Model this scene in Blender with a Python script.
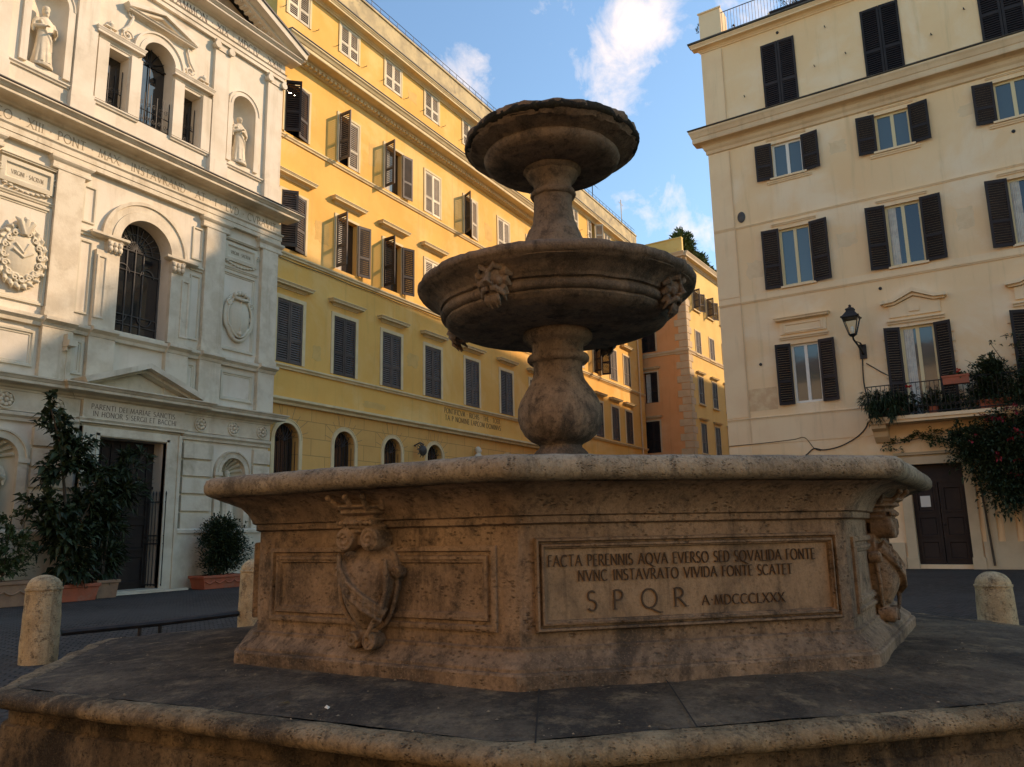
import bpy, bmesh, math, random
from mathutils import Vector, Matrix, noise
R = math.radians
PI = math.pi
rnd = random.Random(7)
for o in list(bpy.data.objects):
    bpy.data.objects.remove(o)
S = bpy.context.scene
COL = S.collection

# ------------------------------------------------------------------ camera
YAW, PITCH, ROLL, FPX = R(29.6486), R(10.7913), R(-1.1720), 785.0
fw = Vector((math.cos(YAW) * math.cos(PITCH), math.sin(YAW) * math.cos(PITCH), math.sin(PITCH)))
rt = Vector((math.sin(YAW), -math.cos(YAW), 0))
up = rt.cross(fw)
r2 = rt * math.cos(ROLL) + up * math.sin(ROLL)
u2 = -rt * math.sin(ROLL) + up * math.cos(ROLL)
cd = bpy.data.cameras.new('camera')
cam = bpy.data.objects.new('camera', cd)
COL.objects.link(cam)
cd.sensor_width = 36
cd.sensor_fit = 'HORIZONTAL'
cd.lens = 36 * FPX / 1024
cd.clip_start = .05
cd.clip_end = 2000
cam.matrix_world = Matrix(((r2.x, u2.x, -fw.x, 0), (r2.y, u2.y, -fw.y, 0), (r2.z, u2.z, -fw.z, 1.25), (0, 0, 0, 1)))
S.camera = cam

# ------------------------------------------------------------------ light
SUN_EL, SUN_AZ = R(30), R(-45)          # azimuth of the sun measured from +X
sdir = Vector((math.cos(SUN_AZ) * math.cos(SUN_EL), math.sin(SUN_AZ) * math.cos(SUN_EL), math.sin(SUN_EL)))
sl = bpy.data.lights.new('sun', 'SUN')
sl.energy = 2.0
sl.angle = R(.9)
sl.color = (1.0, .88, .70)
so = bpy.data.objects.new('sun', sl)
so.rotation_euler = (-sdir).to_track_quat('-Z', 'Y').to_euler()
COL.objects.link(so)

W = bpy.data.worlds.new('World')
S.world = W
W.use_nodes = True
nt = W.node_tree
bg = nt.nodes['Background']
sky = nt.nodes.new('ShaderNodeTexSky')
sky.sky_type = 'NISHITA'
sky.sun_disc = False
sky.sun_elevation = SUN_EL
sky.sun_rotation = math.atan2(sdir.x, sdir.y)
sky.air_density = 1.3
sky.dust_density = .6
sky.ozone_density = 2.0
bg.inputs['Strength'].default_value = .15
# clouds: noise gathered round a few bearings of the sky
tc = nt.nodes.new('ShaderNodeTexCoord')
def wmath(op, a, b=None, clamp=False):
    n = nt.nodes.new('ShaderNodeMath'); n.operation = op; n.use_clamp = clamp
    for i, x in enumerate((a, b)):
        if x is None: continue
        if isinstance(x, (int, float)): n.inputs[i].default_value = x
        else: nt.links.new(x, n.inputs[i])
    return n.outputs[0]
CLOUDS = [  # unit bearing, angular radius, weight
    ((.7084, .4585, .5366), .035, 1.0), ((.7801, .2654, .5665), .04, .6), ((.8087, .3022, .5046), .05, .7), ((.7916, .3224, .5191), .035, .6),
    ((.8914, .2536, .3650), .050, 1.05), ((.8601, .3245, .3937), .035, .75), ((.8042, .1400, .5790), .055, .85), ((.7328, .3436, .5873), .07, .55),
    ((.7741, .2442, .5841), .05, .55), ((.7299, .4658, .5003), .03, .8)]
acc = None
for d, rad, wgt in CLOUDS:
    dv = Vector(d).normalized()
    n = nt.nodes.new('ShaderNodeVectorMath'); n.operation = 'DISTANCE'
    nt.links.new(tc.outputs['Generated'], n.inputs[0]); n.inputs[1].default_value = dv
    q = wmath('DIVIDE', n.outputs['Value'], rad)
    g = wmath('MULTIPLY', wmath('EXPONENT', wmath('MULTIPLY', wmath('MULTIPLY', q, q), -.8)), wgt)
    acc = g if acc is None else wmath('ADD', acc, g)
nz = nt.nodes.new('ShaderNodeTexNoise')
nz.inputs['Scale'].default_value = 17
nz.inputs['Detail'].default_value = 8
nz.inputs['Roughness'].default_value = .62
nz.inputs['Distortion'].default_value = .35
nt.links.new(tc.outputs['Generated'], nz.inputs['Vector'])
cl = wmath('MULTIPLY', wmath('SUBTRACT', wmath('ADD', wmath('MULTIPLY', nz.outputs['Fac'], 2.6), acc), 2.02), 1.35, True)
cl = wmath('MULTIPLY', cl, .85)
mx = nt.nodes.new('ShaderNodeMix'); mx.data_type = 'RGBA'
nt.links.new(cl, mx.inputs['Factor'])
tint = nt.nodes.new('ShaderNodeMix'); tint.data_type = 'RGBA'; tint.blend_type = 'MULTIPLY'
tint.inputs['Factor'].default_value = 1
nt.links.new(sky.outputs[0], tint.inputs['A'])
tint.inputs['B'].default_value = (.38, .64, .80, 1)
nt.links.new(tint.outputs['Result'], mx.inputs['A'])
mx.inputs['B'].default_value = (2.9, 3.2, 3.6, 1)
nt.links.new(mx.outputs['Result'], bg.inputs['Color'])

vs = S.view_settings
vs.view_transform = 'Standard'
vs.look = 'None'
vs.exposure = 1.26
vs.use_white_balance = True
vs.white_balance_temperature = 9000
vs.white_balance_tint = 24
vs.gamma = 1
vs.use_curve_mapping = False
S.render.engine = 'CYCLES'

# ------------------------------------------------------------------ materials
def link(nt, a, b): nt.links.new(a, b)
def material(name, base, rough=.8, var=None, vscale=1.5, var2=None, v2scale=.4, v2lo=.5, v2hi=.62, streak=None, streak_amt=.5,
             bump=.0, bscale=20, spec=.3, metal=0, pits=0, grooves=None, coords='Object'):
    """base colour with patches (var), larger stains (var2), vertical runs (streak), fine bump and optional ashlar joints"""
    m = bpy.data.materials.new(name); m.use_nodes = True
    t = m.node_tree; b = t.nodes['Principled BSDF']
    b.inputs['Roughness'].default_value = rough
    b.inputs['Specular IOR Level'].default_value = spec
    b.inputs['Metallic'].default_value = metal
    tcn = t.nodes.new('ShaderNodeTexCoord'); co = tcn.outputs[coords]
    col = t.nodes.new('ShaderNodeRGB'); col.outputs[0].default_value = (*base, 1); cur = col.outputs[0]
    def nzn(scale, detail=6, rough_=.6, vec=None, dist=0):
        n = t.nodes.new('ShaderNodeTexNoise'); n.inputs['Scale'].default_value = scale
        n.inputs['Detail'].default_value = detail; n.inputs['Roughness'].default_value = rough_
        n.inputs['Distortion'].default_value = dist
        t.links.new(vec or co, n.inputs['Vector']); return n.outputs['Fac']
    def ramp(f, lo, hi):
        r = t.nodes.new('ShaderNodeMapRange'); r.interpolation_type = 'SMOOTHSTEP'
        r.inputs['From Min'].default_value = lo; r.inputs['From Max'].default_value = hi
        t.links.new(f, r.inputs['Value']); return r.outputs['Result']
    def mix(a, c, f, amt=1.0):
        if amt != 1.0:
            mm = t.nodes.new('ShaderNodeMath'); mm.operation = 'MULTIPLY'; mm.inputs[1].default_value = amt
            t.links.new(f, mm.inputs[0]); f = mm.outputs[0]
        x = t.nodes.new('ShaderNodeMix'); x.data_type = 'RGBA'; t.links.new(f, x.inputs['Factor'])
        t.links.new(a, x.inputs['A'])
        if isinstance(c, tuple): x.inputs['B'].default_value = (*c, 1)
        else: t.links.new(c, x.inputs['B'])
        return x.outputs['Result']
    if var: cur = mix(cur, var, ramp(nzn(vscale), .38, .66))
    if var2: cur = mix(cur, var2, ramp(nzn(v2scale, 9, .65, None, .4), v2lo, v2hi))
    if streak:
        mp = t.nodes.new('ShaderNodeMapping'); mp.inputs['Scale'].default_value = (2.2, 2.2, .16)
        t.links.new(co, mp.inputs['Vector'])
        cur = mix(cur, streak, ramp(nzn(1.6, 7, .65, mp.outputs[0]), .52, .74), streak_amt)
    h = None
    def addh(x, k):
        nonlocal h
        mm = t.nodes.new('ShaderNodeMath'); mm.operation = 'MULTIPLY'; mm.inputs[1].default_value = k; t.links.new(x, mm.inputs[0])
        if h is None: h = mm.outputs[0]
        else:
            a = t.nodes.new('ShaderNodeMath'); a.operation = 'ADD'; t.links.new(h, a.inputs[0]); t.links.new(mm.outputs[0], a.inputs[1]); h = a.outputs[0]
    if bump: addh(nzn(bscale, 8, .65), 1.0)
    if pits:
        v = t.nodes.new('ShaderNodeTexVoronoi'); v.inputs['Scale'].default_value = pits
        mp = t.nodes.new('ShaderNodeMapping'); mp.inputs['Scale'].default_value = (1, 1, 2.0); t.links.new(co, mp.inputs['Vector'])
        t.links.new(mp.outputs[0], v.inputs['Vector'])
        pz = ramp(nzn(pits * .35, 4), .48, .62)
        hole = t.nodes.new('ShaderNodeMath'); hole.operation = 'MULTIPLY'
        t.links.new(ramp(v.outputs['Distance'], .42, .2), hole.inputs[0]); t.links.new(pz, hole.inputs[1])
        cur = mix(cur, tuple(c * .3 for c in base), hole.outputs[0], .85)
        inv = t.nodes.new('ShaderNodeMath'); inv.operation = 'SUBTRACT'; inv.inputs[0].default_value = 1; t.links.new(hole.outputs[0], inv.inputs[1])
        addh(inv.outputs[0], .8)
    if grooves:
        gw, gh, gs, dark = grooves
        mp = t.nodes.new('ShaderNodeMapping'); mp.inputs['Rotation'].default_value = (R(90), 0, 0); t.links.new(co, mp.inputs['Vector'])
        br = t.nodes.new('ShaderNodeTexBrick'); t.links.new(mp.outputs[0], br.inputs['Vector'])
        br.inputs['Scale'].default_value = 1; br.inputs['Brick Width'].default_value = gw; br.inputs['Row Height'].default_value = gh
        br.inputs['Mortar Size'].default_value = gs; br.inputs['Mortar Smooth'].default_value = .3
        cur = mix(cur, dark, br.outputs['Fac'], .7)
        inv = t.nodes.new('ShaderNodeMath'); inv.operation = 'SUBTRACT'; inv.inputs[0].default_value = 1; t.links.new(br.outputs['Fac'], inv.inputs[1])
        addh(inv.outputs[0], 1.5)
    t.links.new(cur, b.inputs['Base Color'])
    if h is not None:
        bp = t.nodes.new('ShaderNodeBump'); bp.inputs['Strength'].default_value = bump or .5; bp.inputs['Distance'].default_value = .02
        t.links.new(h, bp.inputs['Height']); t.links.new(bp.outputs[0], b.inputs['Normal'])
    return m

def leaf_mat(name, c1, c2, rough=.5):
    m = bpy.data.materials.new(name); m.use_nodes = True
    t = m.node_tree; b = t.nodes['Principled BSDF']; b.inputs['Roughness'].default_value = rough
    b.inputs['Specular IOR Level'].default_value = .25
    g = t.nodes.new('ShaderNodeNewGeometry'); x = t.nodes.new('ShaderNodeMix'); x.data_type = 'RGBA'
    x.inputs['A'].default_value = (*c1, 1); x.inputs['B'].default_value = (*c2, 1)
    t.links.new(g.outputs['Random Per Island'], x.inputs['Factor']); t.links.new(x.outputs['Result'], b.inputs['Base Color'])
    return m

M = {}
M['church'] = material('church stucco', (.70, .62, .505), .85, (.62, .535, .415), .9, (.50, .42, .32), .55, .56, .72, (.42, .34, .24), .45, .18, 14)
M['church_stone'] = material('church travertine', (.67, .585, .45), .8, (.56, .47, .345), 2.2, (.45, .37, .26), .8, .55, .7, (.36, .29, .2), .5, .25, 18)
M['church_panel'] = material('church panel', (.62, .55, .42), .85, (.55, .48, .36), 1.4, None, streak=(.45, .39, .3), streak_amt=.35, bump=.12, bscale=16)
M['brown'] = material('shadow brown tympanum', (.34, .22, .13), .85, (.26, .17, .1), 3, bump=.3, bscale=12)  # brown stands for the shadow under the raking cornice
M['yellow'] = material('yellow plaster', (.80, .45, .125), .9, (.75, .395, .10), .5, (.82, .515, .195), .34, .46, .66, (.58, .35, .11), .6, .16, 12)
M['yellow_base'] = material('yellow rusticated plaster', (.74, .41, .135), .9, (.68, .36, .115), .6, None, streak=(.48, .28, .1), streak_amt=.4, bump=.3, bscale=12, grooves=(1.3, .55, .014, (.36, .2, .07)))
M['cream'] = material('cream trim', (.74, .58, .34), .85, (.65, .50, .29), 1.6, None, streak=(.46, .35, .2), streak_amt=.5, bump=.15, bscale=20)
M['parapet'] = material('weathered parapet', (.58, .44, .24), .9, (.36, .28, .17), 1.2, (.25, .2, .14), .9, .52, .68, bump=.3, bscale=9)
M['rwall'] = material('sand plaster', (.88, .61, .355), .9, (.85, .56, .31), .35, (.89, .68, .46), .3, .46, .64, (.62, .44, .25), .55, .14, 12)
M['rband'] = material('sand plaster band', (.88, .65, .41), .9, (.84, .59, .36), .7, None, streak=(.58, .43, .26), streak_amt=.5, bump=.12, bscale=14)
M['rcornice'] = material('pinkish cornice plaster', (.74, .53, .33), .85, (.66, .45, .27), .8, None, streak=(.46, .31, .19), streak_amt=.45, bump=.12, bscale=14)
M['rpatch'] = material('faded paint patch', (.66, .42, .24), .9, (.76, .56, .33), 3.5)
M['orange'] = material('orange plaster', (.78, .38, .17), .9, (.73, .34, .14), .5, (.80, .45, .24), .3, .5, .7, (.5, .22, .08), .4, .12, 12)
M['farwall'] = material('ochre plaster', (.80, .55, .20), .9, (.74, .48, .16), .5, None, streak=(.58, .38, .14), streak_amt=.4, bump=.12, bscale=12)
M['quoin'] = material('quoin stone', (.62, .48, .31), .85, (.54, .41, .26), 1.4, bump=.2, bscale=14)
M['shut_dark'] = material('dark brown shutter', (.019, .012, .011), .6, (.027, .018, .016), 2, bump=.1, bscale=30)
M['shut_taupe'] = material('shaded taupe shutter', (.068, .053, .044), .6, (.09, .07, .058), 2, bump=.1, bscale=30)  # darker copy of the pale shutters, shade put into the colour
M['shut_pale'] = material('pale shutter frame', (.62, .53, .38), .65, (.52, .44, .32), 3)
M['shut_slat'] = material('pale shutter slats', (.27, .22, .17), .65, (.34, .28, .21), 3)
M['frame_cream'] = material('cream window paint', (.68, .55, .32), .55)
M['frame_white'] = material('white window paint', (.74, .70, .62), .5)
M['curtain'] = material('curtain', (.62, .58, .50), .9, (.5, .46, .4), 6)
M['void'] = material('dark interior', (.012, .010, .009), .9)
M['iron'] = material('black iron', (.018, .017, .017), .5, (.035, .028, .024), 6, bump=.1, bscale=60)
M['wood'] = material('dark wood', (.022, .013, .011), .6, (.034, .02, .015), 3, None, streak=(.03, .018, .014), bump=.2, bscale=18)  # dark wood, lowered further to carry the shade round the street door
M['terracotta'] = material('terracotta', (.44, .115, .06), .75, (.34, .10, .055), 4, (.30, .17, .12), 2.5, .56, .7, bump=.2, bscale=30)
M['clay'] = material('dull clay', (.30, .18, .11), .85, (.24, .14, .09), 4, bump=.2, bscale=30)
M['bark'] = material('bark', (.07, .05, .035), .9, (.11, .08, .055), 5, bump=.6, bscale=14)
M['paper'] = material('paper', (.72, .70, .62), .8)
M['letter'] = material('incised letter', (.07, .05, .037), .9)
M['letter_church'] = material('carved frieze letter', (.26, .2, .13), .9)
M['letter_dark'] = material('painted letter', (.09, .05, .04), .8)
M['lead'] = material('lead roof edge', (.06, .055, .05), .6, (.1, .09, .08), 3)
M['roof'] = material('roof tile', (.30, .16, .09), .9, (.22, .12, .07), 3, bump=.5, bscale=8)
M['leaf'] = leaf_mat('dark leaf', (.013, .024, .012), (.035, .055, .022))
M['leaf_mid'] = leaf_mat('leaf', (.02, .04, .014), (.06, .085, .028))
M['leaf_roof'] = leaf_mat('roof garden leaf', (.03, .06, .016), (.09, .12, .035))
M['leaf_dry'] = leaf_mat('dry leaf', (.05, .04, .016), (.12, .08, .03))
M['flower'] = leaf_mat('crimson bloom', (.20, .010, .016), (.32, .03, .04), .7)
M['flower_red'] = leaf_mat('red bloom', (.55, .02, .015), (.6, .05, .03), .7)

for k_ in ('shut_dark', 'shut_taupe', 'shut_pale', 'shut_slat'):     # every leaf has faded differently
    t = M[k_].node_tree; b = t.nodes['Principled BSDF']; src = b.inputs['Base Color'].links[0].from_socket
    oi = t.nodes.new('ShaderNodeObjectInfo'); mr = t.nodes.new('ShaderNodeMapRange'); mr.inputs['To Min'].default_value = .72; mr.inputs['To Max'].default_value = 1.4
    t.links.new(oi.outputs['Random'], mr.inputs['Value']); hs = t.nodes.new('ShaderNodeHueSaturation'); t.links.new(mr.outputs['Result'], hs.inputs['Value'])
    t.links.new(src, hs.inputs['Color']); t.links.new(hs.outputs['Color'], b.inputs['Base Color'])
M['patch_y'] = material('repair plaster yellow', (.72, .44, .15), .95, (.64, .38, .13), 3, bump=.3, bscale=25)
M['patch_r'] = material('repair plaster sand', (.80, .58, .36), .95, (.74, .52, .31), 3, bump=.3, bscale=25)

def glass_mat(name, base, rough=.06):
    m = bpy.data.materials.new(name); m.use_nodes = True
    b = m.node_tree.nodes['Principled BSDF']; b.inputs['Base Color'].default_value = (*base, 1)
    b.inputs['Roughness'].default_value = rough; b.inputs['Specular IOR Level'].default_value = .9
    t = m.node_tree; n = t.nodes.new('ShaderNodeTexNoise'); n.inputs['Scale'].default_value = 1.3
    tcn = t.nodes.new('ShaderNodeTexCoord'); t.links.new(tcn.outputs['Object'], n.inputs['Vector'])
    bp = t.nodes.new('ShaderNodeBump'); bp.inputs['Strength'].default_value = .05; bp.inputs['Distance'].default_value = .05
    t.links.new(n.outputs['Fac'], bp.inputs['Height']); t.links.new(bp.outputs[0], b.inputs['Normal'])
    return m
M['glass'] = glass_mat('window glass', (.05, .075, .075))
M['glass_dark'] = glass_mat('dark glass', (.012, .013, .015))

def stain_stone(name, light, mid, dark, moss=None, pits=0, scale=1.0, dark_lo=.46, dark_hi=.62, bump=.55, bs=26, rough=.92, grain=.5):
    """weathered travertine: three tones in patches, drip runs, fine grain, crust specks and pits"""
    m = material(name, light, rough, mid, 2.1 * scale, dark, 1.15 * scale, dark_lo, dark_hi, tuple(c * .4 for c in mid), .75, bump, bs, .12, 0, pits)
    t = m.node_tree; b = t.nodes['Principled BSDF']
    tcn = [n for n in t.nodes if n.type == 'TEX_COORD'][0]
    def layer(scale_, lo, hi, col, amt, stretch=None):
        src = b.inputs['Base Color'].links[0].from_socket
        n = t.nodes.new('ShaderNodeTexNoise'); n.inputs['Scale'].default_value = scale_; n.inputs['Detail'].default_value = 10; n.inputs['Roughness'].default_value = .72
        v = tcn.outputs['Object']
        if stretch:
            mp = t.nodes.new('ShaderNodeMapping'); mp.inputs['Scale'].default_value = stretch; t.links.new(v, mp.inputs['Vector']); v = mp.outputs[0]
        t.links.new(v, n.inputs['Vector'])
        r = t.nodes.new('ShaderNodeMapRange'); r.inputs['From Min'].default_value = lo; r.inputs['From Max'].default_value = hi; r.inputs['To Max'].default_value = amt
        t.links.new(n.outputs['Fac'], r.inputs['Value'])
        x = t.nodes.new('ShaderNodeMix'); x.data_type = 'RGBA'; t.links.new(r.outputs['Result'], x.inputs['Factor'])
        t.links.new(src, x.inputs['A']); x.inputs['B'].default_value = (*col, 1); t.links.new(x.outputs['Result'], b.inputs['Base Color'])
    if moss: layer(7 * scale, .52, .66, moss, .85)
    layer(2.6 * scale, .54, .66, tuple(c * .7 for c in dark), .6, (3.2, 3.2, .22))          # dark drip lines
    layer(5.5 * scale, .52, .70, tuple(c * 1.35 for c in light), .55, (1, 1, .35))       # pale lime runs
    layer(38 * scale, .50, .64, tuple(c * .55 for c in dark), grain)                        # dark crust specks
    layer(80 * scale, .52, .66, tuple(min(1, c * 1.5) for c in light), grain * .6)          # pale grain
    return m
M['basin'] = stain_stone('basin travertine', (.315, .222, .152), (.215, .146, .098), (.078, .062, .05), (.055, .046, .038), 30, 1.0, .43, .61)
M['tablet'] = stain_stone('inscribed tablet', (.315, .22, .142), (.235, .16, .102), (.10, .075, .056), None, 0, 1.6, .5, .66, .35, 30, .92, .35)
M['rim'] = stain_stone('rim travertine', (.35, .285, .205), (.25, .20, .143), (.11, .09, .068), (.075, .062, .05), 55, 1.5, .54, .74, .7, 26)
M['bowl'] = stain_stone('bowl travertine', (.25, .178, .125), (.18, .133, .098), (.088, .072, .058), (.045, .038, .032), 0, 1.3, .44, .62, .7, 22)
M['stem'] = stain_stone('stem travertine', (.285, .20, .138), (.20, .14, .098), (.072, .058, .047), (.045, .036, .029), 0, 1.6, .44, .58, .6, 24)
M['crust'] = stain_stone('crusted rim', (.045, .04, .033), (.03, .028, .025), (.022, .022, .018), (.05, .05, .03), 0, 2, .45, .6, 1.0, 40)
M['slab'] = stain_stone('grimy platform stone', (.16, .125, .088), (.108, .084, .061), (.055, .046, .038), (.25, .185, .115), 0, .8, .44, .6, .8, 30, .96)
M['lip'] = stain_stone('worn lip travertine', (.34, .245, .145), (.22, .155, .09), (.075, .058, .042), (.06, .048, .038), 60, 1.6, .48, .6, .9, 26)
M['bollard'] = stain_stone('bollard travertine', (.56, .42, .25), (.44, .32, .18), (.24, .17, .10), (.14, .1, .065), 42, 2.2, .52, .66, .8, 22)
M['riser'] = stain_stone('shaded riser travertine', (.20, .14, .085), (.12, .085, .055), (.042, .034, .027), (.03, .026, .022), 60, 1.4, .42, .58, .9, 26)  # shade below the lip is put into this darker stone colour
M['worn'] = stain_stone('worn pale stone', (.23, .165, .095), (.16, .118, .072), (.085, .066, .048), None, 0, 3.0, .48, .62, .7, 30, .95)
M['joint'] = material('dark joint', (.03, .026, .022), .95)
M['water'] = glass_mat('basin water', (.02, .03, .025), .03)

# cobbled ground
def ground_mat():
    m = bpy.data.materials.new('basalt cobbles'); m.use_nodes = True
    t = m.node_tree; b = t.nodes['Principled BSDF']; b.inputs['Roughness'].default_value = .85; b.inputs['Specular IOR Level'].default_value = .15
    tcn = t.nodes.new('ShaderNodeTexCoord')
    mp = t.nodes.new('ShaderNodeMapping'); mp.inputs['Rotation'].default_value = (0, 0, R(38)); t.links.new(tcn.outputs['Object'], mp.inputs['Vector'])
    br = t.nodes.new('ShaderNodeTexBrick'); t.links.new(mp.outputs[0], br.inputs['Vector'])
    br.inputs['Scale'].default_value = 1; br.inputs['Brick Width'].default_value = .125; br.inputs['Row Height'].default_value = .125
    br.inputs['Mortar Size'].default_value = .012; br.inputs['Mortar Smooth'].default_value = .6; br.offset = .5
    br.inputs['Color1'].default_value = (.050, .044, .038, 1); br.inputs['Color2'].default_value = (.085, .074, .064, 1); br.inputs['Mortar'].default_value = (.014, .012, .011, 1)
    n = t.nodes.new('ShaderNodeTexNoise'); n.inputs['Scale'].default_value = .35; n.inputs['Detail'].default_value = 8; t.links.new(tcn.outputs['Object'], n.inputs['Vector'])
    r = t.nodes.new('ShaderNodeMapRange'); r.inputs['From Min'].default_value = .45; r.inputs['From Max'].default_value = .7; t.links.new(n.outputs['Fac'], r.inputs['Value'])
    x = t.nodes.new('ShaderNodeMix'); x.data_type = 'RGBA'; t.links.new(r.outputs['Result'], x.inputs['Factor'])
    t.links.new(br.outputs['Color'], x.inputs['A']); x.inputs['B'].default_value = (.075, .068, .06, 1); t.links.new(x.outputs['Result'], b.inputs['Base Color'])
    mm = t.nodes.new('ShaderNodeMath'); mm.operation = 'SUBTRACT'; mm.inputs[0].default_value = 1; t.links.new(br.outputs['Fac'], mm.inputs[1])
    bp = t.nodes.new('ShaderNodeBump'); bp.inputs['Strength'].default_value = 1; bp.inputs['Distance'].default_value = .035
    t.links.new(mm.outputs[0], bp.inputs['Height']); t.links.new(bp.outputs[0], b.inputs['Normal'])
    return m
M['ground'] = ground_mat()

# ------------------------------------------------------------------ mesh helpers
class MB:
    """collects shapes, then links them as ONE mesh object"""
    def __init__(s): s.v = []; s.f = []; s.m = []
    def add(s, verts, faces, mi=0, T=None):
        k = len(s.v)
        s.v += [tuple(T @ Vector(p)) if T else tuple(p) for p in verts]
        for f in faces: s.f.append(tuple(i + k for i in f)); s.m.append(mi)
    def box(s, x0, x1, y0, y1, z0, z1, mi=0, T=None):
        p = [(x, y, z) for x in (x0, x1) for y in (y0, y1) for z in (z0, z1)]
        s.add(p, [(0, 1, 3, 2), (4, 6, 7, 5), (0, 4, 5, 1), (2, 3, 7, 6), (0, 2, 6, 4), (1, 5, 7, 3)], mi, T)
    def run(s, prof, u0, u1, mi=0, T=None):
        """profile of (y, z) swept along x, ends capped"""
        n = len(prof)
        s.add([(u0, y, z) for y, z in prof] + [(u1, y, z) for y, z in prof],
              [(i, (i + 1) % n, n + (i + 1) % n, n + i) for i in range(n)] + [tuple(range(n)), tuple(range(n, 2 * n))], mi, T)
    def run_ret(s, prof, u0, u1, wall, mi=0):
        """moulding that returns round both ends: profile of (proj, z), mitred, back to the wall plane y=wall"""
        n = len(prof); rows = []
        for p, z in prof:
            rows.append([(u0 - p, wall, z), (u0 - p, wall - p, z), (u1 + p, wall - p, z), (u1 + p, wall, z)])
        vs_ = [q for r in rows for q in r]
        fs = [(4 * i + j, 4 * i + j + 1, 4 * (i + 1) + j + 1, 4 * (i + 1) + j) for i in range(n - 1) for j in range(3)]
        fs += [(0, 1, 2, 3), tuple(4 * (n - 1) + j for j in range(4))]
        s.add(vs_, fs, mi)
    def slab(s, poly, y0, y1, mi=0, T=None):
        """(x, z) polygon with thickness along y"""
        n = len(poly)
        s.add([(x, y0, z) for x, z in poly] + [(x, y1, z) for x, z in poly],
              [(i, (i + 1) % n, n + (i + 1) % n, n + i) for i in range(n)] + [tuple(range(n)), tuple(range(n, 2 * n))], mi, T)
    def frame(s, u0, u1, z0, z1, prof, mi=0, T=None, y=0):
        """picture-frame moulding: prof = (inset from the outer edge, proj)"""
        vs_ = []
        for a, p in prof:
            vs_ += [(u0 + a, y - p, z0 + a), (u1 - a, y - p, z0 + a), (u1 - a, y - p, z1 - a), (u0 + a, y - p, z1 - a)]
        n = len(prof)
        s.add(vs_, [(4 * i + j, 4 * i + (j + 1) % 4, 4 * (i + 1) + (j + 1) % 4, 4 * (i + 1) + j) for i in range(n - 1) for j in range(4)], mi, T)
    def tube(s, pts, r, seg=8, mi=0, T=None, cap=True):
        pts = [Vector(p) for p in pts]; n = len(pts)
        rs = r if isinstance(r, (list, tuple)) else [r] * n
        vs_ = []; up_ = None
        for i, p in enumerate(pts):
            d = (pts[min(i + 1, n - 1)] - pts[max(i - 1, 0)]).normalized()
            a = Vector((0, 0, 1)) if abs(d.z) < .9 else Vector((1, 0, 0))
            if up_ is not None: a = up_
            x = d.cross(a).normalized(); y = x.cross(d).normalized(); up_ = y
            for k in range(seg):
                t = 2 * PI * k / seg
                vs_.append(p + (x * math.cos(t) + y * math.sin(t)) * rs[i])
        fs = [(i * seg + k, i * seg + (k + 1) % seg, (i + 1) * seg + (k + 1) % seg, (i + 1) * seg + k) for i in range(n - 1) for k in range(seg)]
        if cap: fs += [tuple(range(seg)), tuple(range((n - 1) * seg, n * seg))]
        s.add(vs_, fs, mi, T)
    def lathe(s, prof, seg=48, mi=0, T=None, c=(0, 0), sx=1, sy=1):
        vs_ = []; n = len(prof)
        for r, z in prof:
            for k in range(seg):
                t = 2 * PI * k / seg
                vs_.append((c[0] + max(r, .0005) * math.cos(t) * sx, c[1] + max(r, .0005) * math.sin(t) * sy, z))
        fs = [(i * seg + k, i * seg + (k + 1) % seg, (i + 1) * seg + (k + 1) % seg, (i + 1) * seg + k) for i in range(n - 1) for k in range(seg)]
        fs += [tuple(range(seg)), tuple(range((n - 1) * seg, n * seg))]
        s.add(vs_, fs, mi, T)
    def ball(s, c, rx, ry=None, rz=None, seg=14, rings=9, mi=0, T=None):
        ry = ry or rx; rz = rz or rx
        vs_ = []
        for i in range(rings + 1):
            a = PI * i / rings
            for k in range(seg):
                t = 2 * PI * k / seg
                vs_.append((c[0] + rx * max(math.sin(a), .001) * math.cos(t), c[1] + ry * max(math.sin(a), .001) * math.sin(t), c[2] - rz * math.cos(a)))
        fs = [(i * seg + k, i * seg + (k + 1) % seg, (i + 1) * seg + (k + 1) % seg, (i + 1) * seg + k) for i in range(rings) for k in range(seg)]
        fs += [tuple(range(seg)), tuple(range(rings * seg, rings * seg + seg))]
        s.add(vs_, fs, mi, T)
    def spiral(s, c, r0, turns=1.6, tube_r=.012, side=1, n=26, axes=((1, 0, 0), (0, 0, 1)), mi=0, T=None, a0=0):
        A, B = Vector(axes[0]), Vector(axes[1]); c = Vector(c); pts = []; rs = []
        for i in range(n):
            t = i / (n - 1); a = a0 + side * t * turns * 2 * PI; r = r0 * (1 - .85 * t)
            pts.append(c + A * r * math.cos(a) + B * r * math.sin(a)); rs.append(tube_r * (1 - .3 * t))
        s.tube(pts, rs, 7, mi, T)
    def mesh(s, name, mats, smooth=None, recalc=True):
        me = bpy.data.meshes.new(name); me.from_pydata(s.v, [], s.f); me.update()
        for m in (mats if isinstance(mats, (list, tuple)) else [mats]): me.materials.append(m)
        me.polygons.foreach_set('material_index', s.m)
        if recalc:
            bm = bmesh.new(); bm.from_mesh(me); bmesh.ops.recalc_face_normals(bm, faces=bm.faces); bm.to_mesh(me); bm.free()
        if smooth is not None:
            me.polygons.foreach_set('use_smooth', [True] * len(me.polygons))
            me.set_sharp_from_angle(angle=R(smooth))
        me.update(); return me
    def build(s, name, mats, parent=None, smooth=None, loc=(0, 0, 0), recalc=True):
        return link_mesh(name, s.mesh(name, mats, smooth, recalc), parent, loc)

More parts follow.
